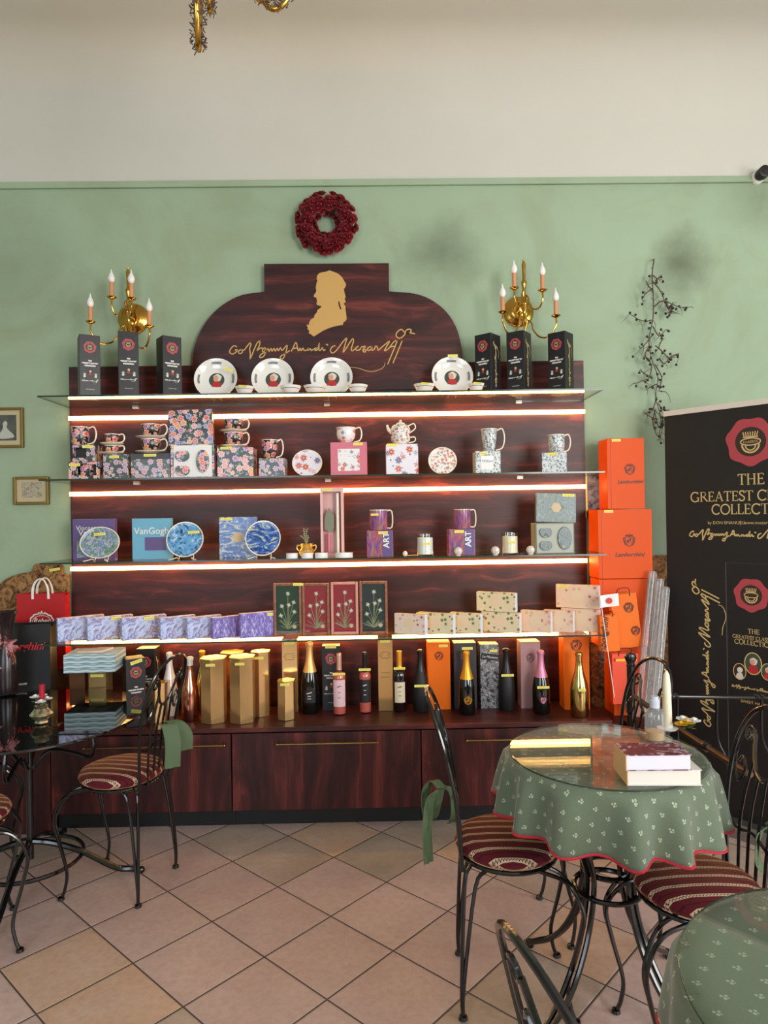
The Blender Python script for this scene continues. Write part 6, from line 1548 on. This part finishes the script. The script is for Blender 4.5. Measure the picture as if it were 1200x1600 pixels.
def ribbon_tie(parent, kind):
    """sage cloth tie knotted on the back bars"""
    mb = MB()
    def strip(P, w, th=0.004, wd=Vector((0.78, 0.62, 0))):
        P = cr(P, 5); vs = []; fs = []
        for i, p in enumerate(P):
            fold = 0.006*math.sin(i*0.9)
            for a, b_ in ((-1, 0), (-0.33, 1), (0.33, -1), (1, 0)):
                vs.append(p+wd*(a*w/2)+Vector((fold*b_, 0, 0))); vs.append(p+wd*(a*w/2)+Vector((fold*b_-th, 0, 0)))
        for i in range(len(P)-1):
            o_ = i*8
            for k3 in range(3): fs += [(o_+2*k3, o_+2*k3+2, o_+2*k3+10, o_+2*k3+8), (o_+2*k3+1, o_+2*k3+9, o_+2*k3+11, o_+2*k3+3)]
            fs += [(o_, o_+8, o_+9, o_+1), (o_+6, o_+7, o_+15, o_+14)]
        fs += [(0, 1, 3, 2), (2, 3, 5, 4), (4, 5, 7, 6)]; o_ = (len(P)-1)*8; fs += [(o_, o_+2, o_+3, o_+1), (o_+2, o_+4, o_+5, o_+3), (o_+4, o_+6, o_+7, o_+5)]
        mb.add(vs, fs)
    if kind == 0:      # wide towel-like tails
        strip([(-0.20, 0.03, 0.665), (-0.225, 0.03, 0.66), (-0.245, 0.04, 0.60), (-0.245, 0.045, 0.50)], 0.058)
        strip([(-0.20, -0.02, 0.665), (-0.235, -0.02, 0.655), (-0.262, -0.03, 0.61), (-0.262, -0.03, 0.545)], 0.055)
    else:              # bow loops and a long tail
        strip([(-0.200, 0.0, 0.62), (-0.225, 0.02, 0.635), (-0.250, 0.03, 0.60), (-0.250, 0.03, 0.53), (-0.232, 0.02, 0.51), (-0.215, 0.01, 0.56), (-0.205, 0.0, 0.61)], 0.030)
        strip([(-0.205, -0.01, 0.62), (-0.235, -0.02, 0.59), (-0.248, -0.03, 0.50), (-0.245, -0.035, 0.40)], 0.034)
        strip([(-0.20, 0.01, 0.62), (-0.165, 0.02, 0.60), (-0.160, 0.02, 0.53), (-0.175, 0.02, 0.50)], 0.028)
    mb.build('cloth_tie', GREENRIB, parent, smooth=True, fixn=True)

C1 = make_chair('chair left of the clothed round table, green bow tied low on its back', (0.40, -1.47, 0), -0.08)
C2 = dup(C1, (-1.045, -0.81, 0), PI-0.20, 'chair before the left drawer unit with a green cloth hanging on its back')
C3 = dup(C1, (-1.47, -1.20, 0), 0.55, 'chair cut off at the left edge, nearest of those round the dark table')
C4 = dup(C1, (-1.78, -0.72, 0), -0.1, 'chair mostly hidden beyond the dark glass table at the left edge')
C5 = dup(C1, (0.865, -1.745, 0), PI, 'chair with its plum striped seat pushed under the clothed table, right side')
C6 = dup(C1, (0.80, -1.12, 0), PI+0.12, 'chair behind the clothed table, only its arched back showing before orange bags')
C7 = dup(C1, (0.418, -2.685, 0), 0.24, 'foreground chair at the bottom edge, only its arched back in view')
ribbon_tie(C1, 1); ribbon_tie(C2, 0); ribbon_tie(C5, 1)

# tablecloths
def cloth(name, lab, cx, cy, z, R, drop, waves, amp, ph, hem=True, glass_lab=None, square=False):
    n = 144; rings = 6; dr = 14
    vs = []; uv = []; fs = []
    def rad(a, f):
        wv = 0.5+0.5*math.sin(waves*a+ph+0.9*math.sin(2*a+ph)+0.5*math.sin(5*a+1.0))
        wv = wv**1.4
        return R+0.005+f*0.004+amp*(f**0.6)*wv*(0.85+0.15*math.sin(3*a+ph))
    for i in range(rings+1):
        r = R*i/rings
        for k_ in range(n):
            a = 2*PI*k_/n; vs.append((r*math.cos(a), r*math.sin(a), 0)); uv.append((r*math.cos(a), r*math.sin(a)))
    for j in range(1, dr+1):
        f = j/dr
        for k_ in range(n):
            a = 2*PI*k_/n; rr = rad(a, f); dd = drop*f*(1+0.09*math.cos(a+1.05)+0.03*math.sin(2*a+ph*2)+0.025*math.sin(waves*a+ph))
            zz = -dd+0.004*(1-min(1, f*6)); 
            if j == 1: rr = R+0.004
            vs.append((rr*math.cos(a), rr*math.sin(a), min(0, zz))); uv.append(((R+dd)*math.cos(a), (R+dd)*math.sin(a)))
    N = rings+dr+1
    for i in range(N-1):
        for k_ in range(n):
            a, b_, c_, d_ = i*n+k_, i*n+(k_+1) % n, (i+1)*n+(k_+1) % n, (i+1)*n+k_
            if i == 0: fs.append((a, c_, d_))
            else: fs.append((a, b_, c_, d_))
    me = bpy.data.meshes.new(name); me.from_pydata(vs, [], fs); me.materials.append(CLOTH)
    ul = me.uv_layers.new(name='UVMap')
    for lp in me.loops: ul.data[lp.index].uv = uv[lp.vertex_index]
    bm = bmesh.new(); bm.from_mesh(me); bmesh.ops.recalc_face_normals(bm, faces=bm.faces); bm.to_mesh(me); bm.free()
    for p in me.polygons: p.use_smooth = True
    o = bpy.data.objects.new(name, me); COL.objects.link(o); o.location = (cx, cy, z)
    sd = o.modifiers.new('solid', 'SOLIDIFY'); sd.thickness = 0.0015; sd.offset = 0
    tag(o, lab, 'tablecloth', 'sage green tablecloths')
    last = [vs[(N-1)*n+k_] for k_ in range(n)]
    mb = MB(); mb.tube([(x, y, z_-0.002) for x, y, z_ in last], 0.0042, 6, closed=True)
    h = mb.build('red_hem', HEM, o, smooth=True)
    return o
def round_glass(lab, cx, cy, z, R, th=0.008):
    o = MB().lathe([(R-0.002, 0), (R, 0.002), (R, th-0.002), (R-0.002, th)], 96, c=(0, 0, 0)).build('glass_table_top', GLASS, loc=(cx, cy, z), mats=[GLASS, GREENEDGE], smooth=False)
    for p in o.data.polygons:
        if abs(p.normal.z) < 0.5: p.material_index = 1
    return tag(o, lab, 'glass top', 'round glass tops on the tablecloths')
TX, TY, TZ, TR = 0.690, -1.540, 0.742, 0.292
def table(lab, cx, cy, z, R, rz=0.3, nlegs=4):
    t = thing('wrought_iron_table', lab, 'table', (cx, cy, 0), rz, 'wrought iron tables under green cloths')
    MB().lathe([(R-0.01, z-0.018), (R-0.004, z-0.016), (R-0.004, z-0.002), (R-0.006, z-0.001)], 64).build('table_top', BLACK, t)
    for k_ in range(nlegs):
        a = 2*PI*k_/nlegs; mb = MB(); d = Vector((math.cos(a), math.sin(a), 0)); s_ = Vector((-d.y, d.x, 0))
        for o_ in (-0.012, 0.012):
            pts = [d*0.22+s_*o_+Vector((0, 0, z-0.019)), d*0.20+s_*o_+Vector((0, 0, 0.62)), d*0.10+s_*o_+Vector((0, 0, 0.46)), d*0.082+s_*o_+Vector((0, 0, 0.36)), d*0.12+s_*o_+Vector((0, 0, 0.22)), d*0.20+s_*o_+Vector((0, 0, 0.10)), d*0.31+s_*o_*0.5+Vector((0, 0, 0.022))]
            mb.tube(pts, 0.0085, 8, smooth=5)
        mb.ball(tuple(d*0.315+Vector((0, 0, 0.016))), 0.016, 8)
        mb.build('leg', IRON, t, smooth=True)
    for r, zz in ((0.098, 0.345), (0.070, 0.40)):
        MB().tube([(r*math.cos(2*PI*i/32), r*math.sin(2*PI*i/32), zz) for i in range(32)], 0.008, 8, closed=True).build('tie_ring', IRON, t, smooth=True)
    return t
table('wrought iron table under the green cloth with books on it', TX, TY, TZ, TR-0.006, 0.62)
cloth('tablecloth', 'sage green sprigged tablecloth with red hem on the table with books', TX, TY, TZ+0.001, TR, 0.158, 14, 0.060, 0.8)
round_glass('round glass top under the two books, reflecting the light strips', TX, TY, TZ+0.0035, TR-0.004)
T2X, T2Y, T2R = 0.790, -2.625, 0.335
table('wrought iron table under the green cloth in the bottom right corner', T2X, T2Y, TZ, T2R-0.006, 0.2)
cloth('tablecloth', 'sage green sprigged tablecloth on the table cut off at the bottom right', T2X, T2Y, TZ+0.001, T2R, 0.165, 12, 0.040, 2.1)
round_glass('round glass top with bluish rim on the bottom right table', T2X, T2Y, TZ+0.0035, T2R-0.004)

# things on the clothed table
TT = TZ+0.0120
def book(lab, pts_px, z, th, cover, pages, title=None):
    """corner pixel columns at the top face -> oriented book"""
    a, b_, c_ = [atz(px, py, z+th) for px, py in pts_px]   # near-left, near-right, far-left
    wv = b_-a; dv = c_-a; w_ = wv.length; ang = math.atan2(wv.y, wv.x)
    dep = abs(dv.dot(Vector((-math.sin(ang), math.cos(ang), 0))))
    ctr = a+wv*0.5+Vector((-math.sin(ang), math.cos(ang), 0))*dep*0.5
    t = thing('book', lab, 'book', (ctr.x, ctr.y, z), ang, 'thick books stacked on the clothed table')
    MB().box(0, 0, 0.002, w_-0.006, dep-0.006, th-0.004).build('page_block', pages, t)
    MB().box(0, 0, 0, w_, dep, 0.002).build('back_cover', cover, t)
    MB().box(0, 0, th-0.002, w_, dep, 0.002).build('front_cover', cover, t)
    MB().box(-w_/2+0.0005, 0, 0, 0.003, dep, th).build('spine', cover if title is None else title, t, bevel=0.001)
    return t
PAGES = mat('book_pages', srgb(222, 216, 206), 0.8); PAGESV = mat('pages_bluish', srgb(214, 212, 226), 0.7)
COVER = multi('plum_photo_cover', [(0.42, srgb(92, 34, 48)), (0.52, srgb(110, 44, 60)), (0.58, srgb(196, 180, 196)), (0.64, srgb(90, 50, 90)), (0.72, srgb(60, 60, 100))], 20, 1.5)
book('lower thick book with cream pages on the clothed table', [(980, 1203), (1097, 1203), (963, 1178)], TT, 0.042, mat('white_cover', srgb(216, 212, 206), 0.4), PAGES, mat('tan_spine', srgb(210, 170, 120), 0.5))
book('upper thick book with plum photographic cover', [(978, 1180), (1081, 1179), (963, 1161)], TT+0.0425, 0.042, COVER, PAGESV, mat('tan_spine', srgb(210, 170, 120), 0.5))
# small bottle
p = atz(1033, 1163, TT); bh = at(1032, 1091, p.y+0.02).z-TT
t = thing('plastic_bottle', 'small clear plastic spray bottle with pale cap and a little amber liquid', 'bottle', (p.x, p.y+0.045, TT+0.0005))
R = 0.031
MB().lathe([(R*0.9, 0), (R, 0.004), (R, bh*0.60), (R*0.8, bh*0.68), (R*0.42, bh*0.73), (R*0.42, bh*0.80)], 28).build('bottle_body', PETB, t, smooth=True)
MB().lathe([(R*0.86, 0.003), (R*0.9, bh*0.20), (0.001, bh*0.2)], 24).build('amber_liquid', mat('amber_liquid', srgb(206, 160, 96), 0.2), t, smooth=True)
MB().lathe([(R*0.5, bh*0.74), (R*0.52, bh*0.90), (R*0.42, bh*0.92), (R*0.40, bh*1.0), (0.001, bh*1.005)], 24).build('cap', mat('pale_lilac_cap', srgb(196, 200, 214), 0.4), t, smooth=True)
# tapered candle with a flower ring
p = atz(1044, 1150, TT); cy_ = TY+0.20; p = at(1043, 1150, cy_); ch_ = at(1038, 1047, cy_).z-TT
t = thing('taper_candle', 'tall cream spiral taper candle behind the plastic bottle', 'candle', (p.x, cy_, TT+0.0005))
MB().lathe([(0.0155, 0), (0.0150, ch_*0.3), (0.0125, ch_*0.75), (0.0095, ch_*0.92), (0.003, ch_*0.985), (0.001, ch_*0.99)], 20).build('wax', WAX, t, smooth=True)
MB().tube([(0, 0, ch_*0.97), (-0.004, 0, ch_*1.0), (-0.008, 0, ch_*1.01)], 0.0012, 6).build('wick', WHITEP, t)
MB().lathe([(0.03, 0), (0.034, 0.004), (0.018, 0.008), (0.018, 0.02), (0.016, 0.021)], 20).build('candle_dish', CERAM, t, smooth=True)
def posy(lab, x, y, z, bloom, cols, n=5, r=0.016, name='flower_posy', sp=0.022, seed=1):
    random.seed(seed); t = thing(name, lab, 'flowers', (x, y, z))
    mb = MB()
    for q in range(36):
        a = random.uniform(0, 2*PI); l = random.uniform(0.012, sp*1.9); e = random.uniform(0.0, 0.9)
        d = Vector((math.cos(a)*math.cos(e), math.sin(a)*math.cos(e), math.sin(e))); s_ = d.cross(Vector((0, 0, 1))).normalized()*0.006; c0_ = Vector((0, 0, 0.012))+d*l*0.5
        u_ = Vector((0, 0, 0.0015))
        mb.add([c0_-d*0.006, c0_+s_, c0_+d*0.012, c0_-s_, c0_+u_], [(0, 1, 4), (1, 2, 4), (2, 3, 4), (3, 0, 4), (0, 3, 2, 1)])
    mb.build('leaves', GREENLEAF, t)
    for q in range(n):
        a = 2*PI*q/n+0.4; cc = Vector((math.cos(a)*sp*(0.5+0.5*(q % 2)), math.sin(a)*sp*(0.5+0.5*(q % 2)), 0.022+0.006*(q % 3)))
        mb = MB()
        for ly in range(3):
            for k_ in range(6):
                b_ = 2*PI*k_/6+ly*0.5; rr = r*(1-0.28*ly); e = 0.25+0.42*ly
                d = Vector((math.cos(b_)*math.cos(e), math.sin(b_)*math.cos(e), math.sin(e))); s_ = d.cross(Vector((0, 0, 1))).normalized()*rr*0.5; u_ = Vector((0, 0, 0.002))
                mb.add([cc, cc+d*rr*0.6+s_, cc+d*rr, cc+d*rr*0.6-s_, cc+d*rr*0.6+u_], [(0, 1, 4), (1, 2, 4), (2, 3, 4), (3, 0, 4), (0, 3, 2, 1)])
        mb.ball(tuple(cc+Vector((0, 0, r*0.35))), r*0.28, 6)
        mb.build('bloom', cols[q % len(cols)], t, smooth=False)
    return t
p = at(1063, 1158, TY+0.20)
t = posy('yellow and white flower posy at the far right rim of the clothed table', p.x+0.008, TY+0.17, TT+0.002, None, [YFLOWER, YFLOWER, WHITEP], 6, 0.025, seed=3, sp=0.024)

# dark glass table at the left
DX, DY, DZ, DR = -1.43, -0.79, 0.680, 0.455
t = thing('dark_glass_table', 'round dark glass table mirroring the shelves, at the left edge', 'table', (DX, DY, 0), 0.0)
MB().lathe([(DR-0.003, DZ-0.010), (DR, DZ-0.007), (DR, DZ-0.003), (DR-0.003, DZ)], 96).build('glass_top', TABLEGLASS, t)
MB().lathe([(0.07, DZ-0.018), (0.07, DZ-0.0105)], 24).build('top_plate', IRON, t)
MB().tube([(0, 0, 0.10), (0, 0, DZ-0.018)], 0.014, 12).build('pole', IRON, t, smooth=True)
MB().tube([(0.20*math.cos(2*PI*i/40), 0.20*math.sin(2*PI*i/40), 0.10) for i in range(40)], 0.0085, 8, closed=True).build('foot_ring', IRON, t, smooth=True)
for k_ in range(4):
    a = PI/4+k_*PI/2+0.35-1.0; d = Vector((math.cos(a), math.sin(a), 0)); q = lambda r, z: tuple(d*r+Vector((0, 0, z)))
    MB().tube([q(0.012, 0.17), q(0.09, 0.155), q(0.20, 0.112), q(0.33, 0.035), q(0.40, 0.022), q(0.43, 0.012)], 0.0125, 8, smooth=5).ball(q(0.435, 0.014), 0.0145, 8).build('foot', IRON, t, smooth=True)
    MB().tube([q(0.014, 0.47), q(0.08, 0.535), q(0.17, 0.52), q(0.235, 0.50), q(0.25, 0.56), q(0.22, DZ-0.012)], 0.008, 8, smooth=5).build('brace', IRON, t, smooth=True)
# silvered vase with posy and red candle
p = atz(65, 1130, DZ)
t = thing('silvered_vase', 'squat hammered silver glass vase on the dark glass table', 'vase', (p.x, p.y, DZ+0.0005))
MB().lathe([(0.020, 0), (0.026, 0.004), (0.022, 0.012), (0.036, 0.026), (0.044, 0.036), (0.034, 0.048), (0.024, 0.060), (0.027, 0.070), (0.022, 0.069), (0.001, 0.055)], 14).build('vase_body', SILVERED, t, smooth=False)
posy('white flower posy with green leaves in the silver vase', p.x, p.y, DZ+0.068, None, [WHITEP, WHITEP, WHITEP], 4, 0.024, name='flower_posy', sp=0.042, seed=8)
t = thing('red_candle', 'short red pillar candle standing among the white flowers', 'candle', (p.x+0.003, p.y, DZ+0.086))
MB().lathe([(0.011, 0), (0.011, 0.066), (0.008, 0.068), (0.001, 0.066)], 20).build('wax', REDWAX, t, smooth=True)
MB().tube([(0, 0, 0.066), (0.001, 0, 0.075)], 0.001, 6).build('wick', BLACK, t)

# stair railing on the right
t = thing('black_railing', 'black iron railing with ball-topped post and brown handrail behind the chairs', 'railing', (1.0, -0.9, 0))
o0 = Vector(t.location)
def W(px, py, Y): return at(px, py, Y)-o0
Yp = -0.80
P0 = W(985, 1024, Yp)
MB().tube([(P0.x, P0.y, 0), (P0.x, P0.y, P0.z-0.025)], 0.016, 12).build('post', IRON, t, smooth=True)
MB().lathe([(0.016, -0.045), (0.020, -0.04), (0.012, -0.032), (0.020, -0.022), (0.024, -0.010), (0.020, 0.006), (0.001, 0.014)], 14, c=tuple(P0)).build('ball_finial', IRON, t, smooth=True)
a_, b_, c_ = W(1050, 1131, -0.95), W(1127, 1182, -1.30), W(1172, 1210, -1.50)
z_off = 0
RAIL = mat('brown_worn_handrail', srgb(84, 60, 44), 0.35, 0.3)
MB().tube([tuple(P0+Vector((0.0, 0, -0.16))), tuple(a_), tuple(b_), tuple(c_)], 0.011, 10, smooth=3).build('handrail', RAIL, t, smooth=True)
MB().lathe([(0.012, -0.02), (0.018, -0.012), (0.018, 0.012), (0.012, 0.02)], 12, c=tuple(W(1103, 1166, -1.19)), M=Matrix.Rotation(PI/2, 3, 'X')).build('rail_knuckle', IRON, t, smooth=True)
y1 = -0.98
q0, q1 = W(1046, 1088, y1), W(1330, 1092, y1)
MB().tube([tuple(q0), tuple(q1)], 0.0085, 10).build('top_rail', IRON, t, smooth=True)
for px in (1050, 1057, 1182, 1190, 1310): 
    c0_ = W(px, 1088, y1); MB().ball(tuple(c0_), 0.0125, 8).build('rail_collar', IRON, t, smooth=True)
for px in (1058, 1120, 1190, 1250, 1310):
    c0_ = W(px, 1090, y1); MB().tube([tuple(c0_), (c0_.x, c0_.y, c0_.z-0.16), (c0_.x+0.03, c0_.y-0.02, c0_.z-0.30), (c0_.x, c0_.y, 0.0)], 0.0055, 8, smooth=4).build('baluster', IRON, t, smooth=True)
